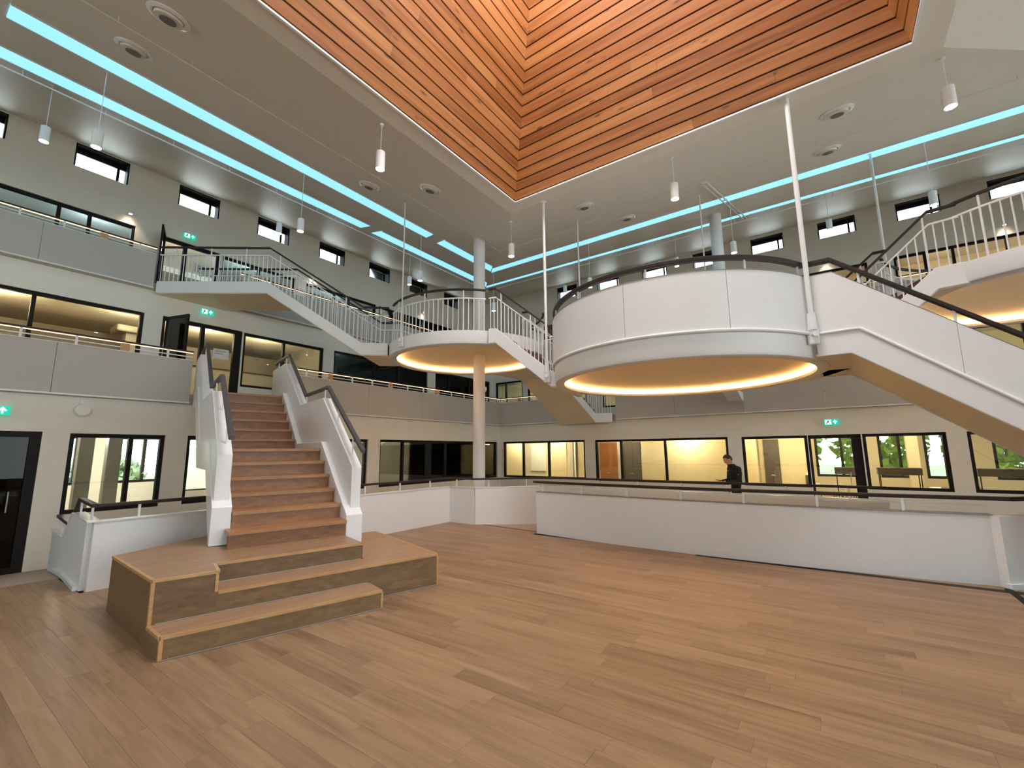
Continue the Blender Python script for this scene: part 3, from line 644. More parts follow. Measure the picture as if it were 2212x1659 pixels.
# --- columns
def column(x, y, r, z1, label):
    t = thing('round_column', label, 'column')
    MB().lathe([(0, ZC + .002), (r, ZC + .002), (r, z1), (0, z1)], (x, y, 0), 40).build('shaft', 'white_metal', t, smooth=True)
    MB().lathe([(r, ZC + .003), (r + .012, ZC + .003), (r + .012, ZC + .08), (r, ZC + .08)], (x, y, 0), 40).build('base_ring', 'white_gloss', t, smooth=True)
column(-8.06, 9.78, .172, zl(-8.06) + .02, 'tall white round column passing through the baluster landing')
t = thing('round_column', 'white round column on a corbel behind the panelled landing', 'column')
MB().lathe([(0, 3.5), (.17, 3.5), (.17, zr(14.2) + .02), (0, zr(14.2) + .02)], (-2.2, 14.2, 0), 40).build('shaft', 'white_metal', t, smooth=True)
MB().hexa([(-2.40, 15.0, 3.25), (-2.0, 15.0, 3.25), (-2.0, 15.32, 3.25), (-2.40, 15.32, 3.25)], [(-2.40, 13.98, 3.5), (-2.0, 13.98, 3.5), (-2.0, 15.32, 3.5), (-2.40, 15.32, 3.5)]).build('corbel', 'white_metal', t)

# ================================================================== GROUND PARAPETS
def parapet(name, label, pts, posts, rail_pts, t=.12, rail_z=1.08, mid=None):
    o = thing(name, label, 'parapet')
    return o
pf = thing('parapet', 'long white parapet with dark handrail across the timber floor', 'parapet')
fp_ = [(-5.30 + 6.95 * i / 14, 8.47 - .24 * (1 - ((-5.30 + 6.95 * i / 14 + 1.9) / 3.5) ** 2)) for i in range(15)]
for (i0, i1) in ((0, 5), (5, 10), (10, 14)):
    MB().wallpanel([(x, y, 0.002, .875) for x, y in fp_[i0:i1 + 1]], .11).build('wall_panel', 'parapet_white', pf)
MB().sweep([(x, y, .882) for x, y in fp_], .14, .014).build('cap', 'seam', pf)
MB().sweep([(x, y + .02, 1.085) for x, y in [(-5.42, 8.49)] + fp_ + [(1.85, 8.5)]], .095, .05).build('handrail', 'handrail', pf, bevel=.012)
MB().sweep([(x, y + .10, .99) for x, y in fp_], .02, .02).build('mid_rail', 'white_metal', pf)
for i in range(0, 14, 2):
    x, y = fp_[i]; x += .12; MB().box(x - .016, x + .016, y - .005, y + .03, .885, 1.062).build('rail_post', 'white_metal', pf)
MB().wallpanel([(1.66, 8.38, 0.002, .875), (2.7, 9.3, ZC + .01, .875)], .11).build('wall_panel', 'parapet_white', pf)
MB().sweep([(1.68, 8.31, .03), (2.75, 9.25, .03)], .06, .06).build('skirting', 'white_gloss', pf)
MB().sweep([(1.85, 8.5, 1.085), (1.98, 8.62, 1.085), (2.7, 9.3, 1.085)], .075, .05).build('handrail', 'handrail', pf)
pl = thing('parapet', 'white parapet with dark rail running behind the timber bench and around the column', 'parapet')
lp = [(-8.10, 1.76), (-8.10, 8.64), (-7.25, 8.64), (-6.15, 9.72), (-5.45, 9.90), (.75, 9.92)]
for p, q in zip(lp[:-1], lp[1:]):
    MB().wallpanel([(*p, ZC + .003, .875), (*q, ZC + .003, .875)], .11).build('wall_panel', 'parapet_white', pl)
MB().sweep([(x, y, .882) for x, y in lp], .14, .014).build('cap', 'white_metal', pl)
MB().sweep([(-8.10, 1.78, 1.085)] + [(x, y, 1.085) for x, y in lp[1:]], .065, .045).build('handrail', 'handrail', pl, bevel=.01)
for p in along([(*q, 0) for q in lp], .95): MB().box(p.x - .014, p.x + .014, p.y - .014, p.y + .014, .885, 1.065).build('rail_post', 'white_metal', pl)
MB().sweep([(-7.18, 8.76, .02), (-6.10, 9.80, .0), (-5.4, 9.98, -.04)], .16, .05).build('skirting', 'white_gloss', pl)
ps = thing('parapet', 'white parapet end stepping down beside the ramp near the dark glass door', 'parapet')
yl = lambda x: 1.76 + .062 * (-8.1 - x)
prof = [(-8.16, 0.002), (-8.16, .875), (-9.28, .90), (-9.90, .47), (-11.1, .50), (-11.1, -.20), (-9.35, -.003)]
MB().plate([(x, yl(x) - .055, z) for x, z in prof], (0, .11, 0)).build('wall_panel', 'parapet_white', ps)
capp = [(-8.03, .882), (-9.28, .907), (-9.90, .477), (-11.1, .507)]
MB().sweep([(x, yl(x), z) for x, z in capp], .15, .016).build('cap', 'white_gloss', ps)
MB().sweep([(x, yl(x), z) for x, z in ((-8.10, 1.085), (-9.15, 1.11), (-9.80, .69), (-11.05, .72))], .075, .05).build('handrail', 'handrail', ps, bevel=.01)
MB().sweep([(-8.22, yl(-8.22) - .08, .028), (-9.35, yl(-9.35) - .08, .028), (-10.3, yl(-10.3) - .08, -.04)], .055, .05).build('skirting', 'white_gloss', ps)
for x, z0, z1 in ((-8.25, .89, 1.07), (-9.1, .9, 1.09), (-10.4, .5, .7), (-10.95, .51, .71)): MB().box(x - .012, x + .012, yl(x) - .012, yl(x) + .012, z0, z1).build('rail_post', 'white_metal', ps)

# ================================================================== GALLERY BALUSTRADES
def gallery(plane, at, s0, s1, zb, zt, zr_, label, pan=2.1, lit=True):
    t = thing('gallery_balustrade', label, 'balustrade')
    def Bx(a, b, c, d, da, db): return MB().box(at - db, at - da, a, b, c, d) if plane == 'x' else MB().box(a, b, at + da, at + db, c, d)
    def Q(s, d, z): return (at - d, s, z) if plane == 'x' else (s, at + d, z)
    n = max(1, round((s1 - s0) / pan))
    for i in range(n):
        a, b = s0 + (s1 - s0) * i / n + .004, s0 + (s1 - s0) * (i + 1) / n - .004
        Bx(a, b, zb + .03, zt - .012, 0, .05).build('fascia_panel', 'fascia', t)
    Bx(s0, s1, zb, zb + .03, -.025, .06).build('bottom_trim', 'white_metal', t)
    Bx(s0, s1, zt - .012, zt, -.01, .09).build('cap', 'white_metal', t)
    MB().sweep([Q(s0, .03, zr_), Q(s1, .03, zr_)], .05, .03).build('handrail', 'handrail', t)
    MB().sweep([Q(s0, .045, zr_ - .024), Q(s1, .045, zr_ - .024)], .03, .014).build('rail_light', 'led_warm', t)
    MB().sweep([Q(s0, .03, (zt + zr_) / 2 - .02), Q(s1, .03, (zt + zr_) / 2 - .02)], .02, .02).build('mid_rail', 'white_metal', t)
    k = 0; s = s0 + .25
    while s < s1 - .05:
        if k % 3 == 1: Bx(s - .07, s + .07, zt, zr_ - .03, .01, .06).build('wood_block', 'rail_block', t)
        else: Bx(s - .018, s + .018, zt, zr_ - .016, .015, .045).build('rail_post', 'white_metal', t)
        k += 1; s += .72
    return t
gallery('x', -11.43, YE, 3.82, 2.87, 3.84, 4.03, 'first gallery balustrade left of the timber stair with grey fascia panels')
gallery('x', -11.43, 6.25, 15.33, 2.87, 3.84, 4.03, 'first gallery balustrade running from the timber stair to the corner')
gallery('y', 15.33, -11.43, -8.40, 2.87, 3.84, 4.03, 'short first gallery balustrade between the corner and the rear stair flight')
gallery('y', 15.33, -6.20, XE, 2.87, 3.84, 4.03, 'first gallery balustrade behind and right of the panelled landing')
gallery('x', -14.38, YE, 3.72, 6.18, 7.15, 7.33, 'second gallery balustrade left of the upper stair flight')
gallery('x', -14.38, 5.86, 18.68, 6.18, 7.15, 7.33, 'second gallery balustrade behind the upper stair flight')
gallery('y', 18.68, -14.38, XE, 6.18, 7.15, 7.33, 'second gallery balustrade along the far right wall')

# ================================================================== CEILING FIXTURES
def strip(name, label, pts4, mat='strip_blue'):
    """sloping glazed strip: corner points on the ceiling, hung a finger below it"""
    t = thing(name, label, 'light strip')
    q = [Vector(p) - Vector((0, 0, .004)) for p in pts4]
    MB().hexa([p - Vector((0, 0, .012)) for p in q], q).build('glass', mat, t)
    c = sum(q, Vector()) / 4
    for i in (0, 2):
        a, b = q[i], q[(i + 1) % 4]; MB().sweep([a - Vector((0, 0, .008)), b - Vector((0, 0, .008))], .022, .024).build('edge_frame', 'white_metal', t)
    return t
def LP(x, y): return (x, y, zl(x))
def RP(x, y): return (x, y, zr(y))
hx = lambda y: cx0 + (XW[2] - .1 - cx0) * (y - cy1) / (YW[2] + .1 - cy1)      # valley line between the two slopes
hy = lambda x: cy1 + (YW[2] + .1 - cy1) * (x - cx0) / (XW[2] - .1 - cx0)
xi1, xo1, xi2, xo2 = -9.42, -10.03, -11.50, -12.20
yi1, yo1, yi2, yo2 = 12.42, 13.02, 15.02, 15.45
strip('skylight_strip', 'broad pale blue glazed strip in the left ceiling slope nearer the timber coffer', [LP(xo1, .345), LP(xo1, 9.45), LP(xi1, 9.20), LP(xi1, .345)])
strip('skylight_strip', 'short blue glazed strip in the left slope meeting the broad right strip at the valley', [LP(xo1, 9.95), LP(xo1, hy(xo1) - .06), LP(xi1, hy(xi1) - .06), LP(xi1, 9.70)])
strip('skylight_strip', 'narrow pale blue glazed strip in the left ceiling slope beside the white pipe', [LP(xo2, -4.0), LP(xo2, 8.50), LP(xi2, 8.40), LP(xi2, -4.0)])
strip('skylight_strip', 'short narrow glazed strip in the left ceiling slope near the far corner', [LP(xo2, 8.95), LP(xo2, hy(xo2) - .06), LP(xi2, hy(xi2) - .06), LP(xi2, 8.85)])
strip('skylight_strip', 'broad pale blue glazed strip in the right ceiling slope nearer the timber coffer', [RP(hx(yo1), yo1), RP(7.5, yo1), RP(7.5, yi1), RP(hx(yi1), yi1)])
strip('skylight_strip', 'narrow pale blue glazed strip in the right ceiling slope beside the white pipe', [RP(hx(yo2), yo2), RP(8.0, yo2), RP(8.0, yi2), RP(hx(yi2), yi2)])
def pipe(label, pts, stubs, r=.016):
    t = thing('sprinkler_pipe', label, 'pipe')
    MB().tube(pts, r, 8).build('pipe', 'white_gloss', t, smooth=True)
    for s in stubs: MB().tube([s, (s[0], s[1], s[2] + .16)], .012, 6).build('hanger', 'white_gloss', t, smooth=True)
dz = .13
pipe('white pipe on short hangers along the left ceiling slope', [(-12.32, -4, zl(-12.32) - dz), (-12.32, hy(-12.32), zl(-12.32) - dz)], [(-12.32, -3 + 1.25 * k, zl(-12.32) - dz) for k in range(15)])
pipe('white pipe on short hangers along the right ceiling slope', [(hx(15.7), 15.7, zr(15.7) - dz), (8, 15.7, zr(15.7) - dz)], [(-11.3 + 1.35 * k, 15.7, zr(15.7) - dz) for k in range(14)])
def wire(label, pts, hooks):
    t = thing('ceiling_cable', label, 'cable')
    MB().tube(pts, .007, 6).build('cable', 'ceiling_paint', t, smooth=True)
    for s in hooks: MB().tube([s, (s[0], s[1], s[2] + .10)], .006, 6).build('hook', 'ceiling_paint', t, smooth=True)
wire('thin cable on hooks along the left ceiling slope', [(-7.8, -3, zl(-7.8) - .09), (-7.8, hy(-7.8), zl(-7.8) - .09)], [(-7.8, -1.5 + .92 * k, zl(-7.8) - .09) for k in range(13)])
wire('thin cable on hooks along the right ceiling slope', [(hx(10.5), 10.5, zr(10.5) - .09), (6, 10.5, zr(10.5) - .09)], [(-7.2 + .95 * k, 10.5, zr(10.5) - .09) for k in range(14)])
# track rail running up the right slope
tr = thing('light_track', 'double white track rail running up the right ceiling slope', 'track')
for dx in (-.05, .05): MB().sweep([(-1.80 + dx, 10.55, zr(10.55) - .06), (-1.52 + dx, 15.9, zr(15.9) - .06)], .03, .03).build('track_bar', 'white_gloss', tr)
for k in range(6):
    f = k / 5; x, y = -1.80 + .28 * f, 10.55 + 5.35 * f; MB().box(x - .07, x + .07, y - .03, y + .03, zr(y) - .045, zr(y) - .003).build('track_bracket', 'white_gloss', tr)
# round vents
def vent(x, y, n, label):
    t = tag(empty('ceiling_vent'), label, 'vent', 'round ceiling vents')
    z = zl(x) if n == 'L' else zr(y)
    nrm = Vector((-SL, 0, -1)).normalized() if n == 'L' else Vector((0, SR, -1)).normalized()
    rot = Vector((0, 0, -1)).rotation_difference(nrm).to_matrix().to_4x4(); mt = Matrix.Translation((x, y, z)) @ rot
    MB().lathe([(.25, 0), (.25, -.015), (.20, -.03), (.18, -.015), (.18, 0)], seg=28, mat=mt).build('ring', 'white_gloss', t, smooth=True)
    MB().lathe([(.175, -.002), (.16, -.05), (.08, -.06), (0, -.06)], seg=28, mat=mt).build('diffuser', 'ceiling_paint', t, smooth=True)
    MB().lathe([(.10, -.066), (.10, -.072), (0, -.072)], seg=20, mat=mt).build('core', 'vent_dark', t, smooth=True)
VL = 'round vent on the left ceiling slope'; VR = 'round vent on the right ceiling slope'
vent(-6.93, 1.61, 'L', VL + ' between coffer and cable, far from the column'); vent(-6.97, 6.67, 'L', VL + ' between coffer and cable, near the column')
vent(-8.57, 1.61, 'L', VL + ' between cable and strip, far from the column'); vent(-8.62, 6.20, 'L', VL + ' between cable and strip, near the column')
vent(.70, 9.18, 'R', VR + ' beside the thick hanger rod and coffer'); vent(-4.37, 9.38, 'R', VR + ' between coffer and cable near the coffer corner')
vent(.61, 11.29, 'R', VR + ' outside the cable, right of the track rail'); vent(-4.06, 11.51, 'R', VR + ' outside the cable, left of the track rail')

# pendant lamps
def pendant_proto():
    r, h = .078, .32
    a = MB().lathe([(r, 0), (r, h), (0, h + .004), ], seg=20).lathe([(r - .006, 0), (r - .006, h - .01)], seg=20); sh = a.mesh('shade', True); sh.materials.append(M['white_gloss'])
    d = MB().lathe([(0, .012), (r - .008, .012)], seg=20).mesh('bulb_disc'); d.materials.append(M['lamp_warm'])
    return sh, d, h
PSH, PDI, PH = pendant_proto()
def pendant(x, y, zb, ztop, label, group=None):
    t = tag(empty('pendant_lamp', (x, y, zb)), label, 'lamp', group)
    sh_ = link('shade', PSH, t); link('bulb_disc', PDI, sh_)
    MB().tube([(0, 0, PH), (0, 0, ztop - zb)], .006, 6).build('cord', 'white_metal', t, smooth=True)
    MB().lathe([(0, 0), (.035, 0), (.035, -.03), (0, -.03)], (0, 0, ztop - zb), 12).build('ceiling_cup', 'white_gloss', t, smooth=True)
    ld = bpy.data.lights.new('pendant_bulb', 'SPOT'); ld.energy = 22; ld.color = (1, .80, .62); ld.spot_size = 2.0; ld.spot_blend = .8; ld.shadow_soft_size = .07
    lo = bpy.data.objects.new('pendant_bulb', ld); COL.objects.link(lo); lo.parent = t; lo.location = (0, 0, -.005)
pendant(-5.854, 4.412, 6.59, Z0, 'white cylinder pendant hanging at the left edge of the timber coffer')
pendant(-1.987, 8.433, 6.62, Z0 + .07, 'white cylinder pendant hanging over the panelled landing near the coffer')
pendant(1.958, 8.532, 6.72, Z0 + .09, 'white cylinder pendant below the right end of the coffer')
pendant(-6.04, 8.59, 6.60, zl(-6.04), 'white cylinder pendant under the coffer corner beside the column')
gA, gB = 'pendants on the inner ceiling row', 'pendants on the outer ceiling row'
ORD = ('first', 'second', 'third', 'fourth', 'fifth')
for k, y in enumerate((13.13, 9.30, 5.34, 1.58, -2.1)): pendant(-10.10, y, 7.16, zl(-10.10), ORD[k] + ' pendant from the ceiling valley beside the broad left blue strip', gA)
for k, y in enumerate((15.3, 10.90, 5.94, 1.18, -3.5)): pendant(-12.42, y, 8.07, zl(-12.42), ORD[k] + ' pendant from the ceiling valley beside the narrow left blue strip', gB)
for k, x in enumerate((-6.0, -1.62, 2.48, 6.6)): pendant(x, 13.1, 7.17, zr(13.1), ORD[k] + ' pendant from the ceiling valley beside the broad right blue strip', gA)
for k, x in enumerate((-8.28, -3.78, .664, 5.1)): pendant(x, 15.62, 8.22, zr(15.62), ORD[k] + ' pendant from the ceiling valley beside the narrow right blue strip', gB)

# wall spotlights on the second storey
def spot(x, y, z, d, label):
    t = tag(empty('wall_spotlight'), label, 'spotlight', 'wall spotlights on the upper storey')
    dx, dy = d
    MB().lathe([(.0, .10), (.045, .10), (.05, 0), (.044, 0), (.04, .085), (0, .085)], (x + dx * .14, y + dy * .14, z), 14).build('housing', 'white_gloss', t, smooth=True)
    MB().lathe([(0, .015), (.042, .015)], (x + dx * .14, y + dy * .14, z), 14).build('bulb_disc', 'lamp_warm', t)
    MB().tube([(x, y, z + .06), (x + dx * .14, y + dy * .14, z + .06)], .012, 6).build('arm', 'white_gloss', t, smooth=True)
    ld = bpy.data.lights.new('spot_bulb', 'SPOT'); ld.energy = 14; ld.color = (1, .78, .5); ld.spot_size = 1.9; ld.spot_blend = .8; ld.shadow_soft_size = .05
    lo = bpy.data.objects.new('spot_bulb', ld); COL.objects.link(lo); lo.parent = t; lo.location = (x + dx * .14, y + dy * .14, z - .01)
for y in (3.47, 9.30, 15.28): spot(XW[2], y, 8.84, (1, 0), 'small wall spotlight above the left upper storey windows')
for x in (5.26, .58, -4.1): spot(x, YW[2], 8.74, (0, -1), 'small wall spotlight above the right upper storey windows')

# exit signs
def exit_sign(x, y, z, plane, label, w=.34, h=.16, arrow=True):
    t = tag(empty('exit_sign'), label, 'sign')
    def Q(s, d, zz): return (x + d, y + s, z + zz) if plane == 'x' else (x + s, y - d, z + zz)
    def poly(pts, d0, d1, name, mat, par=None):
        a = [Q(s, d0, zz) for s, zz in pts]; off = Vector(Q(0, d1, 0)) - Vector(Q(0, d0, 0)); return MB().plate(a, off).build(name, mat, par or t)
    R = lambda s0, s1, z0, z1: [(s0, z0), (s1, z0), (s1, z1), (s0, z1)]
    poly(R(-w / 2, w / 2, -h / 2, h / 2), 0, .05, 'sign_box', 'sign_emit_green')
    poly(R(-w / 2 - .01, w / 2 + .01, h / 2, h / 2 + .025), -.01, .06, 'housing', 'white_metal')
    f0, f1 = .051, .054; sx = 1 if plane == 'x' else 1
    dp_ = poly(R(-w * .44, -w * .02, -h * .42, h * .42), f0, f1, 'door_panel', 'sign_emit_white')
    c = -w * .23                                         # running figure on the pale door
    poly([(c - .012, h * .22), (c + .012, h * .22), (c + .012, h * .36), (c - .012, h * .36)], f1, f1 + .003, 'figure_head', 'sign_green', dp_)
    poly([(c - .03, -.005), (c + .008, -.02), (c + .024, h * .18), (c - .014, h * .2)], f1, f1 + .003, 'figure_body', 'sign_green', dp_)
    poly([(c - .03, 0), (c - .012, -.01), (c - .035, -h * .38), (c - .052, -h * .38)], f1, f1 + .003, 'figure_leg', 'sign_green', dp_)
    poly([(c, -.015), (c + .012, -.02), (c + .045, -h * .3), (c + .03, -h * .36)], f1, f1 + .003, 'figure_leg', 'sign_green', dp_)
    e = w * .23                                          # arrow pointing up
    poly([(e - .012, -h * .34), (e + .012, -h * .34), (e + .012, .02), (e - .012, .02)], f0, f1, 'arrow_shaft', 'sign_emit_white')
    poly([(e - .055, 0.0), (e - .03, -.012), (e, .03), (e + .03, -.012), (e + .055, 0.0), (e, h * .42)], f0, f1, 'arrow_head', 'sign_emit_white')
    MB().tube([Q(0, .02, h / 2 + .02), Q(0, .02, h / 2 + .06)], .008, 6).build('mount', 'white_metal', t)
    return t
exit_sign(XW[0] + .05, 1.05, 2.53, 'x', 'green exit sign on the wall above the dark ground floor door')
exit_sign(XW[1] + .05, 5.05, 5.86, 'x', 'green exit sign above the open door of the first gallery')
exit_sign(XW[2] + .05, 5.01, 8.78, 'x', 'green exit sign above the door of the second gallery')
exit_sign(.15, YW[0] - .05, 2.49, 'y', 'green exit sign over the glass door near the standing person')

# round wall fixture with cable duct
wf = thing('wall_speaker', 'round white speaker on the wall above the left ground floor window', 'speaker')
MB().tube([(XW[0] + .005, 2.12, 2.62), (XW[0] + .17, 2.12, 2.60)], .11, 20).build('body', 'white_metal', wf, smooth=True)
MB().tube([(XW[0] + .168, 2.12, 2.60), (XW[0] + .178, 2.12, 2.60)], .098, 20).build('grille', 'wall_paint', wf, smooth=True)
MB().box(XW[0] + .001, XW[0] + .02, 2.09, 2.15, 2.70, 2.85).build('bracket', 'white_metal', wf)

# ================================================================== ROOMS BEHIND THE GLASS
def wbox(name, x0, x1, y0, y1, z0, z1, mat): return struct(MB().box(x0, x1, y0, y1, z0, z1).build(name, mat))
ZG = 2.62     # suspended ceiling of the ground floor rooms
DL = [0]
def downlight(x, y, z, energy, label, col=(1, .82, .55), r=.11, group='ceiling downlights in the rooms'):
    t = tag(empty('ceiling_downlight', (x, y, z)), label, 'downlight', group)
    rg = MB().lathe([(r, 0), (r + .02, 0), (r + .02, -.012), (r, -.012)], seg=18).build('ring', 'white_metal', t, smooth=True)
    MB().lathe([(0, -.006), (r, -.006)], seg=18).build('lens', 'lamp_room', rg)
    if energy:
        ld = bpy.data.lights.new('room_fill', 'POINT'); ld.energy = energy * ROOM_L; ld.color = col; ld.shadow_soft_size = .22  # point light added below the lens to brighten room and ceiling
        lo = bpy.data.objects.new('room_fill', ld); COL.objects.link(lo); lo.parent = t; lo.location = (0, 0, -.32)
# ---- ground, left: bright room with windows to the outside
EXL = [(2.55, 3.20, .95, 2.30), (4.05, 5.30, .95, 2.30), (5.7, 7.4, .95, 2.30)]
holed_wall('wall_outer_left', 'x', -17.0, 1.75, 8.8, ZC, ZG, .2, EXL, 'room_wall_pale')
for a in EXL: window('x', -17.0, *a, mull=((a[0] + a[1]) / 2,) if a[1] - a[0] > 1 else ())
wbox('ceiling_left_room', -17.2, -11.76, -3.0, 8.9, ZG, ZG + .05, 'room_ceiling')
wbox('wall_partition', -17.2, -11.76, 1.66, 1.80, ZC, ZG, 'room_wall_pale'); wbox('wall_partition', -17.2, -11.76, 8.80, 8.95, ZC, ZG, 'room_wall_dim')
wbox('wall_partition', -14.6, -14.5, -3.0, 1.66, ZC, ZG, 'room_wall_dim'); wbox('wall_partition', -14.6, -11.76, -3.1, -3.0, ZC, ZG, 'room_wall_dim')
for y in (2.58, 3.05):
    t = thing('square_pillar', 'dark square pillar inside the room behind the left ground floor window', 'pillar', 'pillars in the left room'); t['group'] = 'pillars in the left room'
    MB().box(-13.32, -13.08, y - .12, y + .12, ZC + .002, ZG).build('shaft', 'column_dark', t); MB().box(-13.34, -13.06, y - .14, y + .14, ZC + .002, ZC + .1).build('plinth', 'column_dark', t)
def desk(x, y, z0, lx, ly, h, label, mat='table_white', group=None):
    t = thing('table', label, 'table', group)
    MB().box(x - lx / 2, x + lx / 2, y - ly / 2, y + ly / 2, z0 + h - .03, z0 + h).build('table_top', mat, t)
    for sx_ in (-1, 1):
        for sy_ in (-1, 1):
            px, py = x + sx_ * (lx / 2 - .05), y + sy_ * (ly / 2 - .05); MB().box(px - .02, px + .02, py - .02, py + .02, z0 + .002, z0 + h - .03).build('leg', 'frame', t)
desk(-14.3, 3.4, ZC, .8, 1.5, .74, 'white table in the room behind the left ground floor window')
desk(-15.3, 4.6, ZC, .8, 1.8, .74, 'long white table beneath the outer windows of the left room')
wbd = thing('whiteboard', 'pale green whiteboard inside the room beside the timber stair', 'whiteboard')
MB().box(-16.22, -16.18, 5.35, 6.5, .70, 1.95).build('board', 'board_white', wbd); MB().box(-16.24, -16.16, 5.33, 6.52, .66, .70).build('tray', 'frame', wbd)
for y in (5.45, 6.4): MB().box(-16.22, -16.18, y - .02, y + .02, ZC + .002, .70).build('stand_leg', 'frame', wbd)
for x, y in ((-14.3, 2.6), (-14.3, 4.6), (-14.3, 6.8)): downlight(x, y, ZG, 45, 'downlight in the bright left ground floor room', (1, .95, .82))
downlight(-13.2, .4, ZG, 8, 'downlight behind the dark ground floor door', (1, .7, .5))
# ---- ground, corner room
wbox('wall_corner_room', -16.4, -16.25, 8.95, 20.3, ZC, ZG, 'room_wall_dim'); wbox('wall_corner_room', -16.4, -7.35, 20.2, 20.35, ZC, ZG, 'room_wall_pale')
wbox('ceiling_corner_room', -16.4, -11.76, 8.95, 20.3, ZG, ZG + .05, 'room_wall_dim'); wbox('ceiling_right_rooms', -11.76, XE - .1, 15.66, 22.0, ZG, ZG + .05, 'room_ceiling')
wbox('wall_partition', -16.25, -15.3, 15.9, 16.0, ZC, ZG, 'room_wall'); wbox('wall_partition', -16.0, -15.5, 18.3, 19.9, ZC, ZG, 'room_wall')
def panel_door(x0, x1, y0, y1, z1, label, mat='door_wood', handle=None):
    t = thing('room_door', label, 'door')
    MB().box(x0, x1, y0, y1, ZC + .002, z1).build('leaf', mat, t)
    h = handle or ((x0 + x1) / 2, y0 - .03); MB().tube([(h[0] - .06, h[1], .85), (h[0] + .06, h[1], .85)], .012, 8).build('handle', 'steel', t, smooth=True)
panel_door(-15.62, -15.5, 16.75, 18.2, 2.3, 'orange brown wooden door lit in the corner room behind the column', handle=(-15.46, 16.9))
downlight(-14.9, 17.3, ZG, 16, 'downlight over the wooden door in the corner room', (1, .72, .4)); downlight(-15.0, 15.2, ZG, 9, 'downlight over the pale wall in the corner room', (1, .85, .55))
downlight(-15.2, 12.0, ZG, 18, 'dim downlight in the dark room left of the column', (1, .9, .6))
wbox('wall_partition', -13.3, -11.72, 17.5, 17.6, ZC, ZG, 'room_wall'); wbox('wall_partition', -10.50, -9.45, 17.5, 17.6, ZC, ZG, 'room_wall')
gb = thing('whiteboard', 'large pale teal whiteboard on the back wall right of the corner', 'whiteboard'); MB().box(-13.0, -11.75, 20.14, 20.195, .75, 2.05).build('board', 'board_white', gb); MB().box(-13.02, -11.73, 20.12, 20.195, .71, .75).build('tray', 'steel', gb)
t = thing('glass_door_unit', 'pale glazed door unit behind the windows right of the corner', 'door')
for x in (-10.35, -9.9, -9.35): MB().box(x - .03, x + .03, 19.9, 19.96, ZC + .002, 2.2).build('stile', 'column_dark', t)
MB().box(-10.35, -9.35, 19.9, 19.96, 2.2, 2.26).build('head', 'column_dark', t); MB().box(-10.32, -9.93, 19.92, 19.93, ZC + .02, 2.2).build('pane', 'board_white', t); MB().box(-9.87, -9.38, 19.92, 19.93, ZC + .02, 2.2).build('pane', 'board_white', t)
for x, y, w_ in ((-11.9, 16.9, 'over the yellow wall nearest the hall corner'), (-9.9, 16.9, 'over the second yellow wall right of the corner'), (-12.4, 19.2, 'over the teal whiteboard'), (-9.6, 18.9, 'before the pale glazed door unit')): downlight(x, y, ZG, 26, 'warm downlight ' + w_)
wbox('wall_partition', -8.05, -7.95, 15.66, 20.2, ZC, ZG, 'room_wall')
# ---- ground, rooms with the brown doors and the lit yellow wall
wbox('wall_room', -7.95, -5.98, 17.55, 17.65, ZC, ZG, 'room_wall_pale'); wbox('wall_room', -5.98, -2.62, 17.20, 17.30, ZC, ZG, 'room_wall')
panel_door(-7.86, -7.10, 17.49, 17.545, 2.1, 'reddish brown door in the room left of the lit yellow wall'); panel_door(-6.86, -6.12, 17.49, 17.545, 2.1, 'dark brown door beside the lit yellow wall', 'room_dark')
wbox('wall_partition', -2.62, -2.50, 15.66, 22.0, ZC, ZG, 'room_wall')
downlight(-4.2, 16.75, ZG, 34, 'warm downlight above the lit yellow wall behind the person'); downlight(-6.6, 16.7, ZG, 12, 'downlight in front of the brown doors')
wbox('wall_room', -2.50, -2.04, 17.6, 17.7, ZC, ZG, 'room_wall'); wbox('wall_room', -2.04, -.55, 18.3, 18.4, ZC, ZG, 'room_wall')
panel_door(-1.90, -1.42, 18.24, 18.295, 2.1, 'narrow dark door in the yellow room behind the person', 'room_dark'); wbox('wall_partition', -.62, -.52, 15.66, 18.4, ZC, 1.0, 'room_wall')
downlight(-1.5, 16.9, ZG, 26, 'warm downlight in the yellow room behind the person')
# ---- ground, canteen with outside windows
EXR = [(-.45, .95, .65, 2.30), (1.55, 2.55, .65, 2.30), (2.85, 3.75, .65, 2.30), (4.6, 6.2, .65, 2.30)]
holed_wall('wall_outer_right', 'y', 22.0, -2.5, XE - .1, ZC, ZG, .2, EXR, 'room_wall')
for a in EXR: window('y', 22.0, *a[:4], mull=(a[0] + .62 * (a[1] - a[0]),), fw=.09)
t = thing('square_pillar', 'tan square pillar standing before the canteen windows', 'pillar'); MB().box(2.15, 2.45, 19.9, 20.2, ZC + .002, ZG).build('shaft', 'room_wall', t); MB().box(2.13, 2.47, 19.88, 20.22, ZC + .002, ZC + .1).build('plinth', 'frame', t)
def bar_table(x0, x1, y, label):
    t = thing('bar_table', label, 'table')
    MB().box(x0, x1, y - .25, y + .25, .97, 1.17).build('deep_top', 'booth_felt', t)
    for x in (x0 + .04, x1 - .04):
        for yy in (y - .22, y + .22): MB().box(x - .012, x + .012, yy - .012, yy + .012, ZC + .002, .97).build('leg', 'frame', t)
    for z in (.25, .55): MB().box(x0 + .04, x1 - .04, y - .23, y - .21, z, z + .02).build('foot_rail', 'frame', t)
bar_table(.10, .80, 17.5, 'high dark bar table seen through the glass door'); bar_table(1.15, 2.14, 17.5, 'high dark bar table before the tan pillar'); bar_table(3.25, 4.6, 17.5, 'high dark bar table under the descending panelled flight')
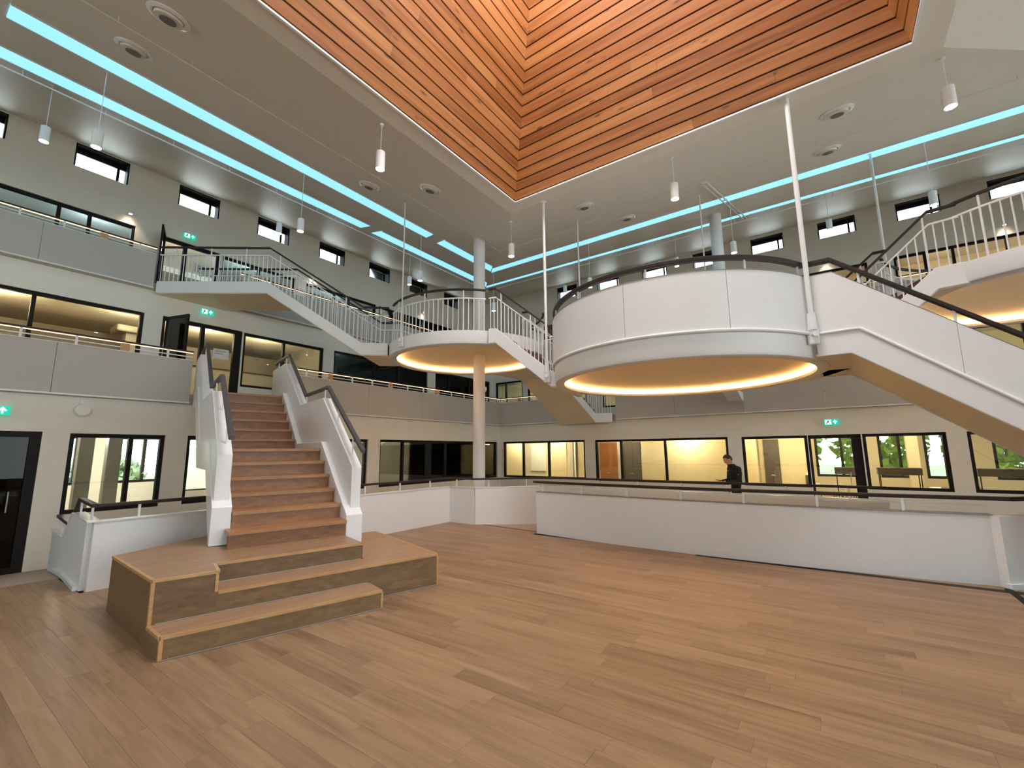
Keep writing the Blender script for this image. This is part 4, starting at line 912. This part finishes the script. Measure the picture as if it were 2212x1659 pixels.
def tub(x, y, label):
    t = thing('tub_chair', label, 'chair', 'yellow tub chairs in the canteen')
    MB().lathe([(0, ZC + .30), (.26, ZC + .30), (.28, ZC + .40), (.24, ZC + .44), (0, ZC + .45)], (x, y, 0), 20).build('seat', 'seat_yellow', t, smooth=True)
    MB().lathe([(.27, ZC + .30), (.33, ZC + .62), (.31, ZC + .76), (.27, ZC + .76), (.25, ZC + .44)], (x, y, 0), 20, PI * 1.05, PI * 1.95).build('backrest', 'seat_yellow', t, smooth=True)
    for a in range(4): MB().tube([(x + .18 * math.cos(a * PI / 2 + .8), y + .18 * math.sin(a * PI / 2 + .8), ZC + .30), (x + .24 * math.cos(a * PI / 2 + .8), y + .24 * math.sin(a * PI / 2 + .8), ZC + .002)], .014, 6).build('leg', 'frame', t)
for x, y, w_ in ((1.35, 16.5, 'nearest the glass door'), (2.32, 16.6, 'before the tan pillar'), (3.2, 16.5, 'at the pier between two canteen windows'), (4.0, 16.5, 'under the descending flight')): tub(x, y, 'yellow rounded tub chair ' + w_)
desk(-.15, 19.3, ZC, .9, .8, .76, 'white square table in the canteen behind the glass door'); desk(3.0, 18.9, ZC, 1.0, .8, .76, 'white square table in the canteen right of the tan pillar')
def chair(x, y, rz, label):
    t = tag(empty('side_chair', (x, y, ZC)), label, 'chair', 'white canteen chairs'); t.rotation_euler[2] = rz
    MB().box(-.21, .21, -.2, .2, .44, .47).build('seat', 'table_white', t, bevel=.01); MB().hexa([(-.2, .19, .52), (.2, .19, .52), (.2, .22, .52), (-.2, .22, .52)], [(-.19, .24, .86), (.19, .24, .86), (.19, .27, .86), (-.19, .27, .86)]).build('backrest', 'table_white', t)
    for sx_ in (-.18, .18):
        for sy_ in (-.17, .19): MB().tube([(sx_, sy_, .44), (sx_ * 1.1, sy_ * 1.1, .002)], .012, 6).build('leg', 'frame', t)
        MB().tube([(sx_, .19, .45), (sx_, .23, .56)], .012, 6).build('back_post', 'frame', t)
for x, y, r, w_ in ((.35, 18.6, 2.4, 'turned at the corner of the table behind the glass door'), (-.15, 18.5, PI, 'squarely before the table behind the glass door'), (.7, 19.4, -1.4, 'at the side of the table behind the glass door'), (2.75, 18.1, PI, 'beside the tan pillar'), (3.3, 18.1, 2.9, 'before the table right of the tan pillar')): chair(x, y, r, 'white shell chair ' + w_)
for x, y, w_ in ((.2, 17.0, 'just inside the glass door'), (2.0, 18.6, 'before the tan pillar'), (4.5, 17.5, 'above the bar table under the descending flight'), (.3, 20.3, 'over the white square table')): downlight(x, y, ZG, 24, 'warm canteen downlight ' + w_)

# ---- first storey, left
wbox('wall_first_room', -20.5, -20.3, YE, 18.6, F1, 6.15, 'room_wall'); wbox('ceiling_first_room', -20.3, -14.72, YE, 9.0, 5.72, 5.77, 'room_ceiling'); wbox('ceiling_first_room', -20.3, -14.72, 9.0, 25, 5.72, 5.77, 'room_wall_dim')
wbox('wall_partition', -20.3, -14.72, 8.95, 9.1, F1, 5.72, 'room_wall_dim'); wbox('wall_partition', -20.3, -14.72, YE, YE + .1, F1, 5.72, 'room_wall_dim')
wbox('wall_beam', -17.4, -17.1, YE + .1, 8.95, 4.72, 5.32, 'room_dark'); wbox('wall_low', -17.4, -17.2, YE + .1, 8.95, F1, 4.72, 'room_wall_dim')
t = thing('capital_column', 'column with flared capital inside the first storey room left of the open door', 'column')
MB().box(-16.6, -16.2, 3.70, 4.08, F1 + .002, 5.25).build('shaft', 'column_dark', t); MB().prism([(-16.75, 3.45), (-16.05, 3.45), (-16.05, 4.35), (-16.75, 4.35)], 5.25, 5.45).build('capital', 'column_dark', t, bevel=.05)
for k, (x, y) in enumerate(((-15.6, 7.3), (-15.8, 5.6), (-15.5, 3.6), (-15.7, 1.2), (-15.4, -1.5))): downlight(x, y, 5.72, 24, ORD[k] + ' downlight from the hall corner in the left first storey room', (1, .80, .48))
wbox('wall_teal_room', -17.6, -17.4, 9.1, 20.0, F1, 5.72, 'room_wall_dim'); downlight(-15.5, 10.0, 5.72, 40, 'added cool light in the dark first storey room', (.7, .9, 1))  # cool lamp added to lift the dark room to teal grey
# first storey, right
wbox('wall_first_room_right', -17.4, XE, 21.6, 21.8, F1, 6.15, 'room_wall'); wbox('ceiling_first_room_right', -14.72, XE, 19.0, 21.7, 5.72, 5.77, 'room_ceiling')
for k, x in enumerate((-13.0, -10.0, -5, 0, 5)): downlight(x, 20.0, 5.72, 10, ORD[k] + ' downlight from the hall corner in the right first storey room', (1, .84, .55))
# ---- second storey
wbox('wall_second_room', -20.5, -20.3, YE, 25, F2, 9.0, 'room_wall_pale'); wbox('wall_second_room', -20.5, XE, 23.0, 23.2, F2, 9.0, 'room_wall')
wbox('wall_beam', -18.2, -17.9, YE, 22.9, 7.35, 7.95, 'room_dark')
for k, y in enumerate((15.0, 11.0, 7.4, 3.0, 0.0)): downlight(-17.4, y, 9.0, 40, ORD[k] + ' added cool light from the hall corner in the second storey room', (.75, .88, 1))  # cool lamps added to stand in for blue reflections in the glass
downlight(-17.4, 5.1, 9.0, 8, 'warm downlight behind the second gallery door')
for k, x in enumerate((-9, -4, 0, 4, 7)): downlight(x, 21.4, 9.0, 12, ORD[k] + ' downlight from the hall corner in the right second storey room', (1, .72, .45))

# ================================================================== DOORS
def framed_door(name, plane, at, s0, s1, z0, z1, mull, right=.07, left=.07, pane='pane', leafs=True, sill=True):
    d = struct(empty(name))
    def B(a, b, c, e, da=.04, db=.15): return MB().box(at - db, at - da, a, b, c, e) if plane == 'x' else MB().box(a, b, at + da, at + db, c, e)
    B(s0, s1, z1 - .10, z1).build('head', 'frame', d); B(s0, s0 + left, z0 + .002, z1 - .10).build('jamb', 'frame', d); B(s1 - right, s1, z0 + .002, z1 - .10).build('jamb', 'frame', d)
    ed = [s0 + left]
    for m in mull: B(m - .05, m + .05, z0 + .002, z1 - .10).build('mullion', 'frame', d); ed += [m - .05, m + .05]
    ed.append(s1 - right)
    for i in range(0, len(ed), 2):
        if i in leafs_open.get(name, ()): continue
        B(ed[i], ed[i + 1], z0 + .10, z1 - .10, .09, .10).build('pane', pane, d); B(ed[i], ed[i + 1], z0 + .004, z0 + .10).build('bottom_rail', 'frame', d)
    return d
leafs_open = {'door_2': (0,), 'door_3': (0,)}
d1 = framed_door('door_1', 'x', XW[0], *GLD[:4], (.55,), .14, .07, 'pane_black')
MB().tube([(XW[0] - .02, 1.36, .80), (XW[0] - .02, 1.36, 1.15)], .012, 8).build('handle', 'steel', d1, smooth=True)
d2 = framed_door('door_2', 'x', XW[1], *L1LD, (5.03,), .21, .07)
d3 = framed_door('door_3', 'x', XW[2], *L2LD, (4.97,), .09, .07)
d4 = framed_door('door_4', 'y', YW[0], *GRD, (), .22, .06)
MB().tube([(.44, YW[0] + .02, .75), (.44, YW[0] + .02, 1.1)], .012, 8).build('handle', 'steel', d4, smooth=True)
def open_leaf(par, p, q, z0, z1):
    p, q = Vector((*p, 0)), Vector((*q, 0)); e = (q - p).normalized(); L = (q - p).length; n = Vector((-e.y, e.x, 0)) * .045
    def S(a, b, c, d_, nm, mat, nn=n): 
        A, B2 = p + e * a, p + e * b; MB().plate([(A.x, A.y, c), (B2.x, B2.y, c), (B2.x, B2.y, d_), (A.x, A.y, d_)], nn).build(nm, mat, par)
    S(0, .09, z0, z1, 'leaf_stile', 'frame'); S(L - .09, L, z0, z1, 'leaf_stile', 'frame'); S(.09, L - .09, z1 - .09, z1, 'leaf_rail', 'frame'); S(.09, L - .09, z0, z0 + .12, 'leaf_rail', 'frame')
    S(.09, L - .09, z0 + .12, z1 - .09, 'leaf_pane', 'pane', n * .2)
open_leaf(d2, (XW[1], 4.12), (-13.70, 4.36), F1 + .01, 5.50); open_leaf(d3, (XW[2], 4.38), (-15.52, 4.05), F2 + .01, 8.54)
# paper notices
def notice(x, y, z, w, h, label):
    t = thing('paper_notice', label, 'notice')
    MB().box(x, x + .003, y - w / 2, y + w / 2, z - h / 2, z + h / 2).build('sheet', 'paper', t)
    for k, ww in enumerate((.7, .55)): MB().box(x + .003, x + .005, y - w * .4, y - w * .4 + w * ww, z + h * (.22 - .22 * k), z + h * (.28 - .22 * k)).build('text_line', 'ink', t)
notice(XW[2] + .02, 5.46, 7.82, .42, .30, 'white paper notice taped to the second gallery door glass'); notice(XW[1] + .02, 5.52, 4.70, .42, .30, 'white paper notice taped to the first gallery door glass')

# ================================================================== OUTSIDE
out = MB().box(-60, -20.6, -40, 60, ZC - .6, ZC - .3).build('ground_outside', 'grass_ground'); struct(out)
out2 = MB().box(-20.6, 40, 25.1, 80, ZC - .6, ZC - .3).build('ground_outside', 'grass_ground'); struct(out2)
def tree(x, y, h, r, label, mat='leaf'):
    t = thing('tree', label, 'tree', 'trees outside')
    z0 = ZC - .3
    MB().tube([(x, y, z0), (x + .1, y, z0 + h * .35), (x, y + .1, z0 + h * .8)], .12, 8, rads=[.16, .11, .04]).build('trunk', 'bark', t, smooth=True)
    mb = MB()
    for k in range(1500):
        u_, v_, w_ = random.gauss(0, 1), random.gauss(0, 1), random.gauss(0, 1); l = math.sqrt(u_ * u_ + v_ * v_ + w_ * w_) or 1; rr = r * random.uniform(.2, 1) ** .5
        c = Vector((x + u_ / l * rr, y + v_ / l * rr, z0 + h * .50 + w_ / l * rr * h * .48 / r)); s = random.uniform(.16, .32)
        a = Vector((random.uniform(-1, 1), random.uniform(-1, 1), random.uniform(-1, 1))).normalized() * s; b = a.cross(Vector((random.uniform(-1, 1), random.uniform(-1, 1), random.uniform(-1, 1)))).normalized() * s
        mb.add([c - a, c - b * .6, c + a, c + b * .6], [(0, 1, 2, 3)])
    stuff(mb.build('foliage', mat, t))
for i, (x, y, h, r) in enumerate(((-2.2, 28, 6, 2.0), (2.0, 28.5, 6, 2.0), (6.2, 28, 6, 2.0), (10.4, 28.5, 6, 2.0))): tree(x, y, h, r, 'leafy yellow green tree outside the canteen windows')
for i, (x, y, h, r) in enumerate(((-30, 3.2, 1.9, 1.5), (-31, 7.0, 2.3, 1.6), (-30, 10.8, 2.0, 1.5))): tree(x, y, h, r, 'leafy tree outside the bright left ground floor room', 'leaf_dark')

# ================================================================== PERSON
def ellipsoid(mb, c, r, rot=None, n=14):
    vs, fs = [], []
    for i in range(n + 1):
        a = PI * i / n
        for k in range(n): b = 2 * PI * k / n; vs.append(Vector((r[0] * math.sin(a) * math.cos(b), r[1] * math.sin(a) * math.sin(b), r[2] * math.cos(a))))
    if rot: vs = [rot @ v for v in vs]
    vs = [v + Vector(c) for v in vs]
    for i in range(n):
        for k in range(n): fs.append((i * n + k, i * n + (k + 1) % n, (i + 1) * n + (k + 1) % n, (i + 1) * n + k))
    mb.add(vs, fs)
def limb(mb, pts, rads):
    mb.tube(pts, 1, 12, rads=rads)
    for p, r in zip(pts, rads): ellipsoid(mb, p, (r, r, r), n=10)
def make_person(x, y, z, heading):
    """local frame: +y is where the person faces, +x their right"""
    b = MB(); tilt = Matrix.Rotation(math.radians(-32), 3, 'X')
    for s in (-1, 1):
        limb(b, [(s * .095, 0, .96), (s * .11, .03, .52), (s * .11, -.03, .10)], [.092, .064, .047])
        ellipsoid(b, (s * .115, .06, .05), (.05, .14, .05))
    ellipsoid(b, (0, -.01, 1.00), (.175, .125, .15)); ellipsoid(b, (0, -.02, 1.18), (.165, .115, .2)); ellipsoid(b, (0, -.035, 1.42), (.205, .13, .20)); ellipsoid(b, (0, -.02, 1.54), (.19, .09, .075))
    limb(b, [(0, -.01, 1.55), (0, .055, 1.66)], [.068, .055])
    for s in (-1, 1):
        limb(b, [(s * .20, -.02, 1.53), (s * .255, .0, 1.25)], [.066, .052]); limb(b, [(s * .255, .0, 1.25), (s * .10, .26, 1.235)], [.05, .036])
    hc = Vector((0, .115, 1.755))
    ellipsoid(b, hc, (.077, .098, .118), tilt)
    jaw = hc + tilt @ Vector((0, .035, -.075)); ellipsoid(b, jaw, (.055, .055, .055), tilt)
    ellipsoid(b, hc + tilt @ Vector((0, .10, -.025)), (.014, .022, .022), tilt); ellipsoid(b, hc + tilt @ Vector((0, .088, -.068)), (.024, .012, .008), tilt)
    for s in (-1, 1): ellipsoid(b, hc + tilt @ Vector((s * .078, -.005, -.015)), (.012, .02, .032), tilt); ellipsoid(b, hc + tilt @ Vector((s * .03, .088, .012)), (.012, .010, .009), tilt)
    hands = []
    for s in (-1, 1):
        hp = Vector((s * .062, .315, 1.235)); hands.append(hp); ellipsoid(b, hp, (.036, .048, .022))
        for k in range(4):
            ox = hp.x - s * (.030 - .0); fx = hp.x + (-.024 + .016 * k); L = (.055, .064, .06, .048)[k]
            limb(b, [(fx, .35, 1.23), (fx - s * .004, .35 + L * .6, 1.226), (fx - s * .02, .35 + L, 1.243)], [.0095, .009, .008])
        limb(b, [(hp.x - s * .02, .30, 1.245), (hp.x - s * .045, .33, 1.262), (hp.x - s * .05, .36, 1.268)], [.0105, .0095, .0085])
    raw = b.build('person_raw', 'black_cloth'); rm = raw.modifiers.new('remesh', 'REMESH'); rm.mode = 'VOXEL'; rm.voxel_size = .0085; rm.use_smooth_shade = True
    sm = raw.modifiers.new('smooth', 'SMOOTH'); sm.iterations = 3; sm.factor = .5
    dg_ = bpy.context.evaluated_depsgraph_get(); me = bpy.data.meshes.new_from_object(raw.evaluated_get(dg_)); bpy.data.objects.remove(raw)
    me.materials.clear(); me.materials.append(M['black_cloth']); me.materials.append(M['skin'])
    for p in me.polygons:
        c = p.center; sk = (c.z > 1.635 and (c - hc).length < .2) or (c.y > .262 and 1.15 < c.z < 1.35)
        p.material_index = 1 if sk else 0; p.use_smooth = True
    me.name = 'person'
    o = bpy.data.objects.new('person', me); COL.objects.link(o); o.location = (x, y, z); o.rotation_euler[2] = heading
    tag(o, 'person in black jacket and trousers standing behind the parapet looking down at a phone', 'person')
    h = MB(); ellipsoid(h, (0, 0, 0), (.086, .106, .118), n=18)
    keep = [i for i, v in enumerate(h.v) if v[2] > .028 + max(0, v[1]) * .42 - (.10 if v[1] < -.02 else 0) - (.03 if abs(v[0]) > .06 and v[1] < .05 else 0)]
    idx = {i: k for k, i in enumerate(keep)}; vv = [tuple(hc + tilt @ Vector(h.v[i])) for i in keep]; ff = [tuple(idx[i] for i in f) for f in h.f if all(i in idx for i in f)]
    hm = MB().add(vv, ff).build('hair', 'hair', o, smooth=True); sd = hm.modifiers.new('thick', 'SOLIDIFY'); sd.thickness = .012
    cl = MB().lathe([(.066, 1.575), (.07, 1.60), (.074, 1.635), (.066, 1.64), (.062, 1.60)], (0, .025, 0), 20).build('collar', 'black_cloth', o, smooth=True)
    MB().box(.05, .11, .088, .092, 1.475, 1.482).build('chest_print', 'lime_cloth', o)
    for s in (-1, 1):
        pc = Vector((s * .20, -.02, 1.50))
    # print on the sleeve that faces the hall
    MB().box(-.272, -.268, -.03, .03, 1.405, 1.42).build('sleeve_print', 'paper', o)
    ph = MB().hexa([(-.036, .29, 1.262), (.036, .29, 1.262), (.036, .43, 1.275), (-.036, .43, 1.275)], [(-.036, .288, 1.271), (.036, .288, 1.271), (.036, .428, 1.284), (-.036, .428, 1.284)]).build('mobile_phone', 'frame', bevel=.002)
    ph.location = (x, y, z); ph.rotation_euler[2] = heading; tag(ph, 'dark mobile phone held in the hands of the person in black', 'phone')
fx, fy = -.816, -.578
make_person(-1.88, 11.72, ZC + .002, math.atan2(fy, fx) - PI / 2)
